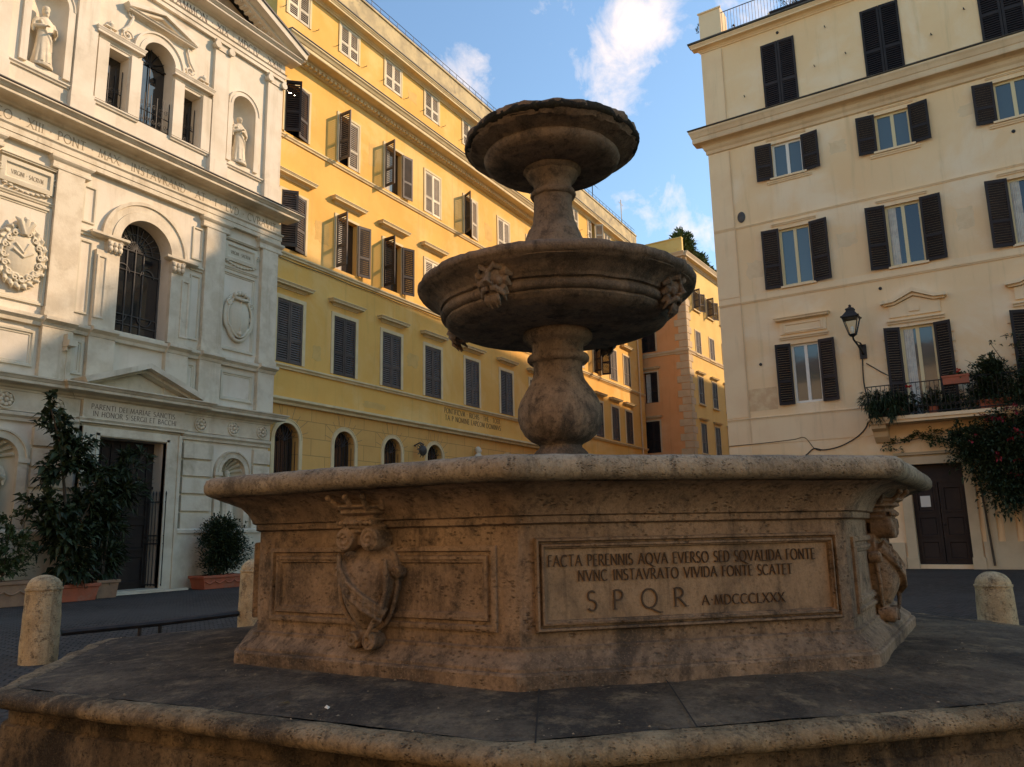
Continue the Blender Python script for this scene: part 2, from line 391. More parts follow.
def link_mesh(name, me, parent=None, loc=(0, 0, 0), rz=0):
    o = bpy.data.objects.new(name, me); COL.objects.link(o); o.location = loc; o.rotation_euler.z = rz
    if parent: o.parent = parent
    return o
def empty(name, loc=(0, 0, 0), rz=0):
    o = bpy.data.objects.new(name, None); COL.objects.link(o); o.location = loc; o.rotation_euler = (0, 0, rz); o.empty_display_size = .3
    return o
def tag(o, label, cat, group=None, kind=None):
    if label: o['label'] = label
    if cat: o['category'] = cat
    if group: o['group'] = group
    if kind: o['kind'] = kind
    return o

def wall_sheet(mb, u0, u1, z0, z1, holes, depth=.28, y=0, mi=0):
    """front skin of a facade with real openings. hole = (ua, ub, za, zb, arched)"""
    us = sorted({u0, u1, *[h[0] for h in holes], *[h[1] for h in holes]}); zs = sorted({z0, z1, *[h[2] for h in holes], *[h[3] for h in holes]})
    for i in range(len(us) - 1):
        for j in range(len(zs) - 1):
            cu, cz = (us[i] + us[i + 1]) / 2, (zs[j] + zs[j + 1]) / 2
            if any(h[0] < cu < h[1] and h[2] < cz < h[3] for h in holes): continue
            mb.add([(us[i], y, zs[j]), (us[i + 1], y, zs[j]), (us[i + 1], y, zs[j + 1]), (us[i], y, zs[j + 1])], [(0, 1, 2, 3)], mi)
    for h in holes:
        a, b, za, zb = h[:4]; c = (a + b) / 2; r = (b - a) / 2
        if len(h) > 4 and h[4]:
            sp = zb - r; arc = [(c - r * math.cos(PI * k / 20), sp + r * math.sin(PI * k / 20)) for k in range(21)]
            for k in range(20):
                p, q = arc[k], arc[k + 1]
                mb.add([(p[0], y, p[1]), (q[0], y, q[1]), (q[0], y, zb), (p[0], y, zb)], [(0, 1, 2, 3)], mi)
            path = [(a, za)] + arc + [(b, za)]
        else: path = [(a, za), (a, zb), (b, zb), (b, za)]
        n = len(path)
        mb.add([(p[0], y, p[1]) for p in path] + [(p[0], y + depth, p[1]) for p in path], [(k, (k + 1) % n, n + (k + 1) % n, n + k) for k in range(n)], mi)

def shell(mb, u0, u1, z0, z1, deep, mi=0):
    """sides, back and flat roof of a building whose front skin is at y=0"""
    mb.add([(u0, 0, z0), (u0, 0, z1), (u0, deep, z1), (u0, deep, z0)], [(0, 1, 2, 3)], mi)
    mb.add([(u1, 0, z0), (u1, 0, z1), (u1, deep, z1), (u1, deep, z0)], [(0, 1, 2, 3)], mi)
    mb.add([(u0, deep, z0), (u0, deep, z1), (u1, deep, z1), (u1, deep, z0)], [(0, 1, 2, 3)], mi)
    mb.add([(u0, 0, z1), (u1, 0, z1), (u1, deep, z1), (u0, deep, z1)], [(0, 1, 2, 3)], mi)

def cornice_prof(zb, zt, proj, y=0):
    """classical cornice as a closed (y, z) profile standing out from the wall at y"""
    h = zt - zb
    pts = [(0, 0), (.12, .03), (.14, .16), (.24, .24), (.30, .36), (.42, .42), (.80, .46), (.82, .50), (.82, .68), (.86, .70), (.93, .84), (1.0, .92), (1.0, 1.0), (0, 1.06)]
    return [(y - proj * p, zb + h * q) for p, q in pts]
def ret_prof(zb, zt, proj):
    h = zt - zb
    pts = [(0.02, 0), (.12, .03), (.14, .16), (.24, .24), (.30, .36), (.42, .42), (.80, .46), (.82, .50), (.82, .68), (.86, .70), (.93, .84), (1.0, .92), (1.0, 1.0), (0.02, 1.06)]
    return [(proj * p, zb + h * q) for p, q in pts]
def string_prof(zb, zt, proj, y=0):
    h = zt - zb
    return [(y, zb), (y - proj * .5, zb), (y - proj * .6, zb + h * .3), (y - proj, zb + h * .55), (y - proj, zb + h * .85), (y, zt)]

# ------------------------------------------------------------------ carved / painted letters
def arc(cx, cy, rx, ry, a0, a1, n=12):
    return [(cx + rx * math.cos(R(a0 + (a1 - a0) * i / n)), cy + ry * math.sin(R(a0 + (a1 - a0) * i / n))) for i in range(n + 1)]
GL = {
    'A': (.84, [[(.02, 0), (.42, 1)], [(.42, 1), (.82, 0)], [(.2, .38), (.64, .38)]]),
    'B': (.62, [[(.1, 0), (.1, 1)], [(.1, 1), *arc(.3, .76, .24, .24, 90, -90), (.1, .52)], [(.1, .52), *arc(.3, .26, .28, .26, 90, -90), (.1, 0)]]),
    'C': (.8, [arc(.45, .5, .41, .5, 48, 312, 20)]),
    'D': (.82, [[(.1, 0), (.1, 1)], [(.1, 1), *arc(.32, .5, .44, .5, 90, -90, 18), (.1, 0)]]),
    'E': (.56, [[(.1, 0), (.1, 1)], [(.1, 1), (.5, 1)], [(.1, .52), (.44, .52)], [(.1, 0), (.52, 0)]]),
    'F': (.54, [[(.1, 0), (.1, 1)], [(.1, 1), (.5, 1)], [(.1, .52), (.44, .52)]]),
    'G': (.86, [arc(.45, .5, .41, .5, 48, 330, 20), [(.8, .02), (.8, .42)]]),
    'H': (.82, [[(.1, 0), (.1, 1)], [(.72, 0), (.72, 1)], [(.1, .52), (.72, .52)]]),
    'I': (.24, [[(.12, 0), (.12, 1)]]),
    'K': (.72, [[(.1, 0), (.1, 1)], [(.14, .5), (.6, 1)], [(.26, .6), (.68, 0)]]),
    'L': (.54, [[(.1, 0), (.1, 1)], [(.1, 0), (.52, 0)]]),
    'M': (.98, [[(.06, 0), (.18, 1)], [(.18, 1), (.49, .05)], [(.49, .05), (.8, 1)], [(.8, 1), (.92, 0)]]),
    'N': (.86, [[(.1, 0), (.1, 1)], [(.1, 1), (.76, 0)], [(.76, 0), (.76, 1)]]),
    'O': (.98, [arc(.49, .5, .44, .5, 90, 449, 26)]),
    'P': (.6, [[(.1, 0), (.1, 1)], [(.1, 1), *arc(.3, .74, .26, .26, 90, -90), (.1, .48)]]),
    'Q': (1.02, [arc(.49, .5, .44, .5, 90, 449, 26), [(.5, .03), (.75, -.12), (1.1, -.26)]]),
    'R': (.72, [[(.1, 0), (.1, 1)], [(.1, 1), *arc(.3, .74, .26, .26, 90, -90), (.1, .48)], [(.3, .48), (.72, 0)]]),
    'S': (.56, [arc(.28, .75, .21, .25, 40, 250, 12)[:-1] + arc(.28, .25, .24, .26, 80, -150, 14)]),
    'T': (.74, [[(.37, 0), (.37, 1)], [(.03, 1), (.71, 1)]]),
    'V': (.82, [[(.02, 1), (.42, 0)], [(.42, 0), (.8, 1)]]),
    'X': (.78, [[(.04, 0), (.74, 1)], [(.04, 1), (.74, 0)]]),
    'Z': (.7, [[(.06, 1), (.66, 1), (.04, 0), (.68, 0)]]),
    '.': (.3, [[(.1, .46), (.2, .54)]]), ' ': (.45, [])}
def text_mb(mb, s, uc, zb, h, y, width=None, th=.085, gap=.14, dep=.004, T=None, right_pad=0):
    adv = sum(GL[c][0] + gap for c in s) - gap
    kx = (width / (adv * h)) if width else 1
    x = uc - adv * h * kx / 2; cnt = 0
    for ch in s:
        w, strokes = GL[ch]
        for st in strokes:
            cnt += 1
            pts = [Vector((x + p[0] * h * kx, zb + p[1] * h)) for p in st]
            t_ = th * h * (.5 if ch != '.' else .9)
            L, Rr = [], []
            for i, p in enumerate(pts):
                d0 = (pts[i] - pts[i - 1]).normalized() if i else (pts[1] - pts[0]).normalized()
                d1 = (pts[i + 1] - pts[i]).normalized() if i < len(pts) - 1 else d0
                d = d0 + d1
                d = d.normalized() if d.length > .2 else d0
                nn = Vector((-d.y, d.x)); k = 1 / max(.5, nn.dot(Vector((-d0.y, d0.x))))
                tt = t_ * (.62 if ch in 'AVMNX' and d0.y > 0 and i > -1 and (st[-1][0] - st[0][0]) * (st[-1][1] - st[0][1]) > 0 and len(st) == 2 else 1)
                L.append(p + nn * tt * k); Rr.append(p - nn * tt * k)
            yy = y - dep - .0003 * (cnt % 7)
            n = len(pts)
            vs_ = [(p.x, yy, p.y) for p in L] + [(p.x, yy, p.y) for p in Rr] + [(p.x, y + .002, p.y) for p in L] + [(p.x, y + .002, p.y) for p in Rr]
            fs = []
            for i in range(n - 1):
                fs += [(i, i + 1, n + i + 1, n + i), (i, i + 1, 2 * n + i + 1, 2 * n + i), (n + i, n + i + 1, 3 * n + i + 1, 3 * n + i)]
            mb.add(vs_, fs, 0, T)
            for (p, q) in ((st[0], st[1]), (st[-1], st[-2])):       # serifs
                if ch == '.' or abs(p[1] - q[1]) < .12 or not (p[1] < .02 or p[1] > .97): continue
                if ch in 'BDPRO' and st is not strokes[0] and p[0] < .2: continue
                cx = x + p[0] * h * kx; zz = zb + p[1] * h + (.02 * h if p[1] < .5 else -.02 * h); cnt += 1
                y3 = y - dep - .0025 - .0002 * (cnt % 5)
                mb.add([(cx - .13 * h * kx, y3, zz - .022 * h), (cx + .13 * h * kx, y3, zz - .022 * h), (cx + .13 * h * kx, y3, zz + .022 * h), (cx - .13 * h * kx, y3, zz + .022 * h)], [(0, 1, 2, 3)], 0, T)
        x += (w + gap) * h * kx
def inscription(parent, lines, mat, T=None, name='inscription'):
    mb = MB()
    for (s, uc, zb, h, y, width) in lines: text_mb(mb, s, uc, zb, h, y, width, T=T)
    return mb.build(name, mat, parent, recalc=False)
#@@PART2
# ------------------------------------------------------------------ windows with shutters
CACHE = {}
def leaf_mesh(w, h, sm, mirror):
    k = ('leaf', round(w, 3), round(h, 3), sm, mirror)
    if k in CACHE: return CACHE[k]
    mb = MB(); st = min(.07, w * .16)
    for a, b in ((0, st), (w - st, w)): mb.box(a, b, -.02, .02, 0, h)
    for zc in (0, h * .36, h - .09): mb.box(st, w - st, -.017, .017, zc, zc + .09)
    n = max(6, int(h / .075))
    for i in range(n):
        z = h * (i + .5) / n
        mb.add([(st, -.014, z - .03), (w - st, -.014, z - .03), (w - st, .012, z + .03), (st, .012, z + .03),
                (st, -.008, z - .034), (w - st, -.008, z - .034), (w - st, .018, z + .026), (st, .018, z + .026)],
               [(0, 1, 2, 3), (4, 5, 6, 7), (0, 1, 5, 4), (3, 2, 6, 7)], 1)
    if mirror: mb.v = [(-x, y, z) for x, y, z in mb.v]
    CACHE[k] = mb.mesh('shutter', [M[sm[0]], M[sm[1]]]); return CACHE[k]
def window_mesh(w, h, frame, surround, sw, sash, rec, sill):
    k = ('win', w, h, frame, surround, sw, sash, rec, sill)
    if k in CACHE: return CACHE[k]
    mb = MB(); mats = [M[frame], M[surround or frame]]
    if sash:
        for a, b in ((-w / 2, -w / 2 + .07), (w / 2 - .07, w / 2), (-.05, .05)): mb.box(a, b, rec, rec + .06, 0, h)
        for a, b in ((0, .08), (h - .07, h)):
            mb.box(-w / 2 + .07, -.05, rec + .003, rec + .057, a, b); mb.box(.05, w / 2 - .07, rec + .003, rec + .057, a, b)
    if surround:
        for a, b in ((-w / 2 - sw, -w / 2), (w / 2, w / 2 + sw)): mb.box(a, b, -.035, .02, 0, h, 1)
        mb.box(-w / 2 - sw, w / 2 + sw, -.037, .02, h, h + sw, 1)
    if sill: mb.box(-w / 2 - sw - .05, w / 2 + sw + .05, -.11, .02, -.09, 0, 1)
    CACHE[k] = mb.mesh('window', mats); return CACHE[k]
def pane_mesh(w, h, rec, mat):
    k = ('pane', w, h, rec, mat)
    if k not in CACHE:
        mb = MB(); mb.box(-w / 2 - .02, w / 2 + .02, rec + .03, rec + .045, -.02, h + .02); CACHE[k] = mb.mesh('pane', M[mat])
    return CACHE[k]
def simple(key, fn, mats, name, smooth=None):
    if key not in CACHE:
        mb = MB(); fn(mb); CACHE[key] = mb.mesh(name, mats, smooth)
    return CACHE[key]
def window(parent, u, z, w, h, left=0, right=0, sm=('shut_dark', 'shut_dark'), frame='frame_cream', surround=None, sw=.1, sash=True,
           glass='glass', rec=.17, sill=False, lw=None, hy=None, curtain=None, hood=None, hmat='cream', sm_r=None, pane=True):
    o = link_mesh('window', window_mesh(w, h, frame, surround, sw, sash, rec, sill), parent, (u, 0, z))
    if pane: link_mesh('pane', pane_mesh(w, h, rec, glass), o)
    if curtain:
        a, b = curtain; c = MB(); n = 14
        pts = [(a + (b - a) * i / n, rec + .012 + .012 * math.sin(i * 2.2)) for i in range(n + 1)]
        c.add([(x, y, .05) for x, y in pts] + [(x, y, h - .05) for x, y in pts], [(i, i + 1, n + 2 + i, n + 1 + i) for i in range(n)])
        c.build('curtain', M['curtain'], o, 60)
    lw = lw or w / 2
    for side, ang in ((-1, left), (1, right)):
        if ang is None: continue
        s_ = sm if side < 0 or not sm_r else sm_r
        l = link_mesh('shutter', leaf_mesh(lw - .006, h - .02 if lw <= w / 2 else h + .06, s_, side > 0), o)
        y = hy if hy is not None else (.0 if ang < 60 else -.062)
        l.location = (side * (w / 2 if lw <= w / 2 else w / 2 - .01), y, .01 if lw <= w / 2 else -.03)
        l.rotation_euler.z = R(ang) * side
    if hood:
        hw, z0, z1, pj = hood
        link_mesh('hood', simple(('hood', hw, z0 - z, z1 - z, pj, hmat), lambda b: b.run_ret(ret_prof(z0 - z, z1 - z, pj), -hw + pj, hw - pj, .0), M[hmat], 'hood'), o)
    return o

# ------------------------------------------------------------------ ground
mb = MB(); n = 40
ex = [-60 + 180 * i / n for i in range(n + 1)]; ey = [-60 + 140 * i / n for i in range(n + 1)]
mb.add([(-400, -400, 0), (600, -400, 0), (600, 600, 0), (-400, 600, 0)], [(0, 1, 2, 3)])
tag(mb.build('ground', M['ground'], recalc=False), None, None, None, 'structure')

# ------------------------------------------------------------------ church
church = empty('church', (12.27, 18, 0))
tag(church, 'pale stuccoed church front with arched window, pilasters and pediments left of the yellow building', 'church')
def niche(mb, c, r, za, zb, y0=.02, dk=.85, mi=0):
    sp = zb - r; n = 18; vs_ = []
    rows = [(za, 1), (sp, 1)] + [(sp + r * math.sin(R(a)), math.cos(R(a))) for a in range(10, 91, 10)]
    for z, k in rows:
        k = max(k, .003)
        for i in range(n + 1):
            t = PI * i / n; vs_.append((c - r * k * math.cos(t), y0 + r * dk * k * math.sin(t), z))
    m = n + 1
    mb.add(vs_, [(i * m + j, i * m + j + 1, (i + 1) * m + j + 1, (i + 1) * m + j) for i in range(len(rows) - 1) for j in range(n)], mi)
    mb.add([(c - r, y0 - .02, za)] + [(c - r * math.cos(PI * i / n), y0 + r * dk * math.sin(PI * i / n), za) for i in range(n + 1)] + [(c + r, y0 - .02, za)], [tuple(range(n + 3))], mi)
def archband(mb, c, zc, r0, r1, y0, y1, a0=0, a1=180, n=28, mi=0, steps=None):
    """moulded ring: list of (radius, proj)"""
    st = steps or [(r0, 0), (r0, 1), (r0 + (r1 - r0) * .45, 1), (r0 + (r1 - r0) * .47, .75), (r0 + (r1 - r0) * .8, .75), (r0 + (r1 - r0) * .82, 1.15), (r1, 1.15), (r1, 0)]
    vs_ = []; k = len(st)
    for i in range(n + 1):
        a = R(a0 + (a1 - a0) * i / n)
        for r, p in st: vs_.append((c + r * math.cos(a), y0 - (y0 - y1) * p, zc + r * math.sin(a)))
    mb.add(vs_, [(i * k + j, i * k + (j + 1) % k, (i + 1) * k + (j + 1) % k, (i + 1) * k + j) for i in range(n) for j in range(k)] + [tuple(range(k)), tuple(range(n * k, n * k + k))], mi)

CH = [(-.92, .92, .06, 3.73), (-.75, .75, 6.42, 9.5, True), (-.49, .49, 12.22, 14.7, True), (-1.44, -.83, 12.26, 13.85), (.83, 1.44, 12.26, 13.85),
      (-3.4, -2.54, 12.4, 14.62, True), (2.54, 3.4, 12.4, 14.62, True), (-3.57, -2.73, 1.56, 3.5, True), (2.73, 3.57, 1.56, 3.5, True)]
mb = MB()
wall_sheet(mb, -4.48, 4.48, 0, 16.6, [h for h in CH if h[0] in (-.92,)] , .5) if False else None
wall_sheet(mb, -4.48, 4.48, 0, 16.6, CH, .42)
shell(mb, -4.48, 4.48, 0, 16.6, 16)
mb.build('wall', M['church'], church)
for sx in (-1, 1):
    b = MB(); niche(b, sx * 2.97, .43, 12.4, 14.62, .012); b.build('niche', M['church'], church, 40)
    b = MB(); niche(b, sx * 3.15, .42, 1.56, 3.5, .012); b.build('niche', M['church_panel'], church, 40)
    b = MB()                                                       # shell ribs in the low niche head
    for a in range(15, 180, 25):
        b.tube([(sx * 3.15 + .40 * math.cos(R(a)), .03, 3.08 + .40 * math.sin(R(a))), (sx * 3.15 + .3 * math.cos(R(a)), .2, 3.08 + .3 * math.sin(R(a))), (sx * 3.15, .34, 3.1)], [.05, .04, .015], 6)
    b.build('niche_shell', M['church_panel'], church, 50)
    b = MB(); archband(b, sx * 2.97, 14.19, .43, .60, 0, -.07); b.box(sx * 2.97 - .60, sx * 2.97 - .43, -.07, 0, 12.34, 14.19); b.box(sx * 2.97 + .43, sx * 2.97 + .60, -.07, 0, 12.34, 14.19)
    b.build('niche_surround', M['church'], church, 30)
    b = MB(); archband(b, sx * 3.15, 3.08, .42, .62, 0, -.1); b.box(sx * 3.15 - .62, sx * 3.15 - .42, -.1, 0, 1.56, 2.98); b.box(sx * 3.15 + .42, sx * 3.15 + .62, -.1, 0, 1.56, 2.98)
    b.box(sx * 3.15 - .66, sx * 3.15 - .40, -.14, 0, 2.98, 3.08); b.box(sx * 3.15 + .40, sx * 3.15 + .66, -.14, 0, 2.98, 3.08)
    b.build('niche_surround', M['church_stone'], church, 30)
    # ground storey piers in bands
    for a, c in ((1.48, 2.44), (3.86, 4.48)):
        x0, x1 = sorted((sx * a, sx * c)); b = MB()
        for k in range(5): b.box(x0, x1, -.1, 0, 1.54 + .465 * k, 1.54 + .465 * k + .40); b.box(x0 + .03, x1 - .03, -.02, 0, 1.54 + .465 * k + .40, 2.005 + .465 * k)
        b.build('banded_pier', M['church_stone'], church)
    x0, x1 = sorted((sx * 1.36, sx * 4.48))
    b = MB(); b.box(x0, x1, -.13, 0, 0, 1.42); b.run([(0, 1.42), (-.17, 1.42), (-.17, 1.5), (-.11, 1.54), (0, 1.56)], x0, x1); b.build('plinth', M['church_stone'], church)
    # friezes with rosettes
    x0, x1 = sorted((sx * 1.42, sx * 4.48))
    b = MB(); b.run(string_prof(3.9, 4.12, .14), x0, x1); b.box(x0, x1, -.06, 0, 4.12, 4.56); b.build('frieze', M['church_stone'], church)
    for q in (1.98, 3.1, 4.16):
        b = MB()
        for k in range(8): b.ball((sx * q + .11 * math.cos(k * PI / 4), -.09, 4.34 + .11 * math.sin(k * PI / 4)), .05, .035, .05, 8, 6)
        b.ball((sx * q, -.11, 4.34), .05, .04, .05, 8, 6); archband(b, sx * q, 4.34, .17, .2, -.06, -.1, 0, 359, 24, steps=[(.165, 0), (.165, 1), (.2, 1), (.2, 0)])
        b.build('rosette', M['church_stone'], church, 40)
    # pedestals and their panels
    for a, c in ((1.78, 2.5), (3.85, 4.48), (.72, 1.4)):
        x0, x1 = sorted((sx * a, sx * c)); b = MB(); b.box(x0, x1, -.14, 0, 4.95, 6.12); b.build('pedestal', M['church_stone'], church)
    for a, c in ((2.6, 3.76), (1.45, 1.74)):
        x0, x1 = sorted((sx * a, sx * c)); b = MB(); b.frame(x0, x1, 5.15, 5.98, [(0, 0), (0, .05), (.05, .05), (.07, .02), (.1, .02), (.11, 0)]); b.build('panel_moulding', M['church_panel'], church)
    # giant pilasters
    for a, c in ((1.81, 2.47), (3.86, 4.48)):
        x0, x1 = sorted((sx * a, sx * c)); b = MB()
        b.box(x0, x1, -.13, 0, 6.40, 9.98); b.box(x0 - .04, x1 + .04, -.17, 0, 6.38, 6.5); b.box(x0 - .02, x1 + .02, -.15, 0, 6.5, 6.58)
        p = b.build('pilaster', M['church_stone'], church)
        b = MB(); b.run_ret([(.13, 9.98), (.15, 10.0), (.15, 10.05), (.13, 10.07), (.13, 10.16), (.17, 10.2), (.2, 10.24), (.2, 10.3), (.0, 10.3)], x0 + .0, x1 - .0, 0); b.build('capital', M['church_stone'], p)
    # window order
    x0, x1 = sorted((sx * .75, sx * 1.36)); b = MB(); b.box(x0, x1, -.12, 0, 6.4, 8.34); b.frame(x0 + .33 if sx > 0 else x0 + .02, x1 - .02 if sx > 0 else x1 - .33, 6.6, 8.2, [(0, .12), (0, .15), (.04, .15), (.06, .125)], y=0)
    p = b.build('window_pilaster', M['church_stone'], church)
    b = MB(); b.run_ret([(.12, 8.66), (.16, 8.68), (.2, 8.72), (.2, 8.78), (.0, 8.78)], x0, x1, 0)
    xc = sx * .92
    b.box(min(xc - .18, xc + .18), max(xc - .18, xc + .18), -.15, 0, 8.34, 8.66)
    for k in range(3):
        for j in range(2): b.ball((xc - .13 + .13 * k, -.18, 8.43 + .12 * j), .06, .05, .08, 8, 6)
    for q in (-1, 1): b.spiral((xc + q * .14, -.19, 8.6), .06, 1.4, .015, q)
    b.build('capital', M['church_stone'], p, 40)
    # plaque and its hood
    xc = sx * 3.1; b = MB()
    b.frame(xc - .6, xc + .6, 9.28, 9.84, [(0, 0), (0, .06), (.06, .08), (.1, .08), (.13, .04), (.16, .03)]); b.box(xc - .45, xc + .45, -.035, 0, 9.43, 9.7)
    b.run_ret(ret_prof(9.84, 9.94, .12), xc - .52, xc + .52, 0)
    for k in range(9): b.ball((xc - .48 + .12 * k, -.05, 9.2 - .05 * math.cos((k - 4) * .6)), .06, .04, .035, 8, 5)
    for q in (-1, 1): b.spiral((xc + q * .62, -.06, 9.6), .1, 1.3, .02, q)
    p = b.build('plaque', M['church_panel'], church, 40)
    inscription(p, [('AEDIS . SACRA', xc, 9.52, .09, -.035, .7), ('ANNO . DOMINI', xc, 9.45, .05, -.035, .5)] if False else [('VIRGINI . SACRVM', xc, 9.5, .1, -.036, .72)], M['letter_church'])
    b = MB(); b.frame(xc - .62, xc + .62, 6.6, 8.95, [(0, 0), (0, .05), (.05, .05), (.07, .02), (.1, .02), (.11, 0)]); b.run(string_prof(9.02, 9.12, .06), xc - .66, xc + .66); b.build('panel_moulding', M['church_panel'], church)
    x0, x1 = sorted((sx * 1.42, sx * 1.76)); b = MB(); b.frame(x0, x1, 6.65, 8.5, [(0, 0), (0, .04), (.04, .04), (.06, .0)]); b.run(string_prof(8.62, 8.76, .1), x0 - .03, x1 + .03)
    b.frame(x0 - .0, x1, 8.95, 9.9, [(0, 0), (0, .04), (.04, .04), (.06, .0)]); b.build('panel_moulding', M['church_panel'], church)
    # upper order
    for a, c in ((1.78, 2.32), (3.83, 4.45)):
        x0, x1 = sorted((sx * a, sx * c)); b = MB()
        b.box(x0 - .04, x1 + .04, -.16, 0, 11.4, 12.1); b.box(x0 - .02, x1 + .02, -.13, 0, 12.1, 12.24); b.box(x0, x1, -.1, 0, 12.24, 15.62)
        p = b.build('pilaster', M['church'], church)
        b = MB(); b.box(x0 - .05, x1 + .05, -.19, 0, 15.84, 15.9); b.box(x0, x1, -.13, 0, 15.62, 15.84)
        for q in (x0 + .02, x1 - .02):
            b.lathe([(0, -.2), (.11, -.2), (.12, -.17), (.1, -.1), (.1, .0), (0, .0)], 18, 0, Matrix.Translation((q, 0, 15.73)) @ Matrix.Rotation(R(90), 4, 'X') @ Matrix.Scale(-1, 4, (0, 0, 1)))
        b.build('capital', M['church'], p, 40)
    for a, c in ((2.36, 3.79), (0.5, 1.74)):
        x0, x1 = sorted((sx * a, sx * c)); b = MB(); b.run(string_prof(12.14, 12.25, .09), x0, x1); b.box(x0, x1, -.05, 0, 11.4, 11.75); b.build('dado_course', M['church'], church)
# central windows
b = MB(); archband(b, 0, 8.75, .75, 1.24, 0, -.1); b.build('archivolt', M['church_stone'], church, 30)
b = MB(); b.run(string_prof(6.12, 6.38, .2), -4.48, 4.48)
for sx in (-1, 1):
    for a, c in ((1.76, 2.52), (3.83, 4.52), (.72, 1.4)):
        x0, x1 = sorted((sx * a, sx * c)); b.run(string_prof(6.125, 6.385, .31), x0, x1)
b.box(-.72, .72, -.06, .3, 6.30, 6.42)
b.build('pedestal_course', M['church_stone'], church)
def grille(b, x0, x1, z0, z1, y, arch=False, curls=True):
    n = max(2, int((x1 - x0) / .16))
    for i in range(n + 1):
        x = x0 + (x1 - x0) * i / n; zt = z1
        if arch:
            r = (x1 - x0) / 2; zt = z1 - r + math.sqrt(max(0, r * r - (x - (x0 + x1) / 2) ** 2))
        if zt > z0 + .1: b.tube([(x, y, z0), (x, y, zt)], .012, 5)
    for z in (z0 + .05, z0 + (z1 - z0) * .45): b.tube([(x0, y, z), (x1, y, z)], .014, 5)
    if curls:
        for i in range(n):
            xc = x0 + (x1 - x0) * (i + .5) / n
            for k in range(max(1, int((z1 - z0) / .45))):
                b.spiral((xc, y - .01, z0 + .2 + k * .42), .07, 1.3, .009, 1 if (i + k) % 2 else -1, 12, a0=k)
w = MB(); w.box(-.74, .74, .38, .41, 6.42, 9.5); p = w.build('window', M['glass_dark'], church)
b = MB()                                                            # leaded tracery
for x in (-.72, -.24, .0, .24, .72): b.tube([(x, .36, 6.44), (x, .36, 8.75 if abs(x) > .1 else 9.48)], .02, 5)
for z in (6.75, 7.0, 8.2, 8.75): b.tube([(-.74, .36, z), (.74, .36, z)], .016, 5)
for k in range(0, 181, 15): b.tube([(.05 * math.cos(R(k)), .36, 8.78 + .05 * math.sin(R(k))), (.7 * math.cos(R(k)), .36, 8.75 + .7 * math.sin(R(k)))], .012, 5)
for rr in (.28, .48): b.tube([(rr * math.cos(R(k)), .355, 8.75 + rr * math.sin(R(k))) for k in range(0, 181, 12)], .012, 5)
for xc in (-.36, .36):
    b.tube([(xc + .2 * math.cos(R(k)), .35, 7.0 - .2 * math.sin(R(k))) for k in range(0, 181, 15)], .015, 5); b.tube([(xc + .2 * math.cos(R(k)), .35, 8.15 + .2 * math.sin(R(k))) for k in range(0, 181, 15)], .015, 5)
b.build('tracery', M['lead'], p)
for x0, x1, z0, z1, ar in ((-.49, .49, 12.22, 14.7, True), (-1.44, -.83, 12.26, 13.85, False), (.83, 1.44, 12.26, 13.85, False)):
    w = MB(); w.box(x0 - .01, x1 + .01, .39, .42, z0, z1); p = w.build('window', M['glass_dark'], church)
    b = MB()
    if ar:
        grille(b, x0 + .02, x1 - .02, z0, z0 + .95, .05); b.tube([(x0, .34, 14.21), (x1, .34, 14.21)], .02, 5); b.tube([(0, .34, z0), (0, .34, 14.68)], .018, 5)
        for k in range(30, 160, 30): b.tube([(0, .34, 14.2), (.48 * math.cos(R(k)), .34, 14.21 + .48 * math.sin(R(k)))], .012, 5)
    else: grille(b, x0 + .03, x1 - .03, z0, z1 - .35, .22)
    b.build('grille', M['iron'], p)
b = MB(); archband(b, 0, 14.21, .49, .78, 0, -.1); b.build('archivolt', M['church'], church, 30)
for sx in (-1, 1):
    x0, x1 = sorted((sx * .5, sx * 1.76)); b = MB(); b.run_ret(ret_prof(13.92, 14.2, .2), x0 + .1, x1 - .16, 0)
    for a, c in ((.5, .82), (1.45, 1.74)):
        q0, q1 = sorted((sx * a, sx * c)); b.box(q0, q1, -.09, 0, 12.25, 13.92)
    b.build('window_entablature', M['church'], church)
    b = MB(); c = (sx * 1.45, -.06, 14.2)                           # little urn on the entablature
    b.lathe([(.09, 0), (.09, .05), (.03, .08), (.03, .12), (.08, .18), (.09, .25), (.05, .31), (.02, .36), (0, .38)], 14, 0, Matrix.Translation(c)); b.box(c[0] - .16, c[0] + .16, -.12, 0, 14.34, 14.37)
    b.build('urn', M['church'], church, 40)
    b = MB(); b.spiral((sx * .98, -.06, 14.42), .16, 1.5, .03, -sx); b.tube([(sx * 1.12, -.06, 14.5), (sx * .96, -.06, 14.7), (sx * .86, -.06, 15.0), (sx * .9, -.06, 15.12)], [.03, .04, .035, .02], 7); b.spiral((sx * .92, -.06, 15.08), .08, 1.3, .02, sx); b.build('scroll', M['church'], church, 50)
b = MB(); b.run_ret(ret_prof(15.08, 15.2, .22), -.86, .86, 0)
def raking(b, xh, z0, z1, th, y0, y1):
    b.slab([(-xh, z0), (0, z1), (0, z1 + th), (-xh - .06, z0 + th)], y0, y1); b.slab([(0, z1), (xh, z0), (xh + .06, z0 + th), (0, z1 + th)], y0, y1)
raking(b, 1.06, 15.21, 15.55, .1, -.22, .0); raking(b, 1.0, 15.12, 15.45, .08, -.13, .0)
b.slab([(-.9, 15.2), (.9, 15.2), (0, 15.5)], -.03, 0)
b.build('window_pediment', M['church'], church)
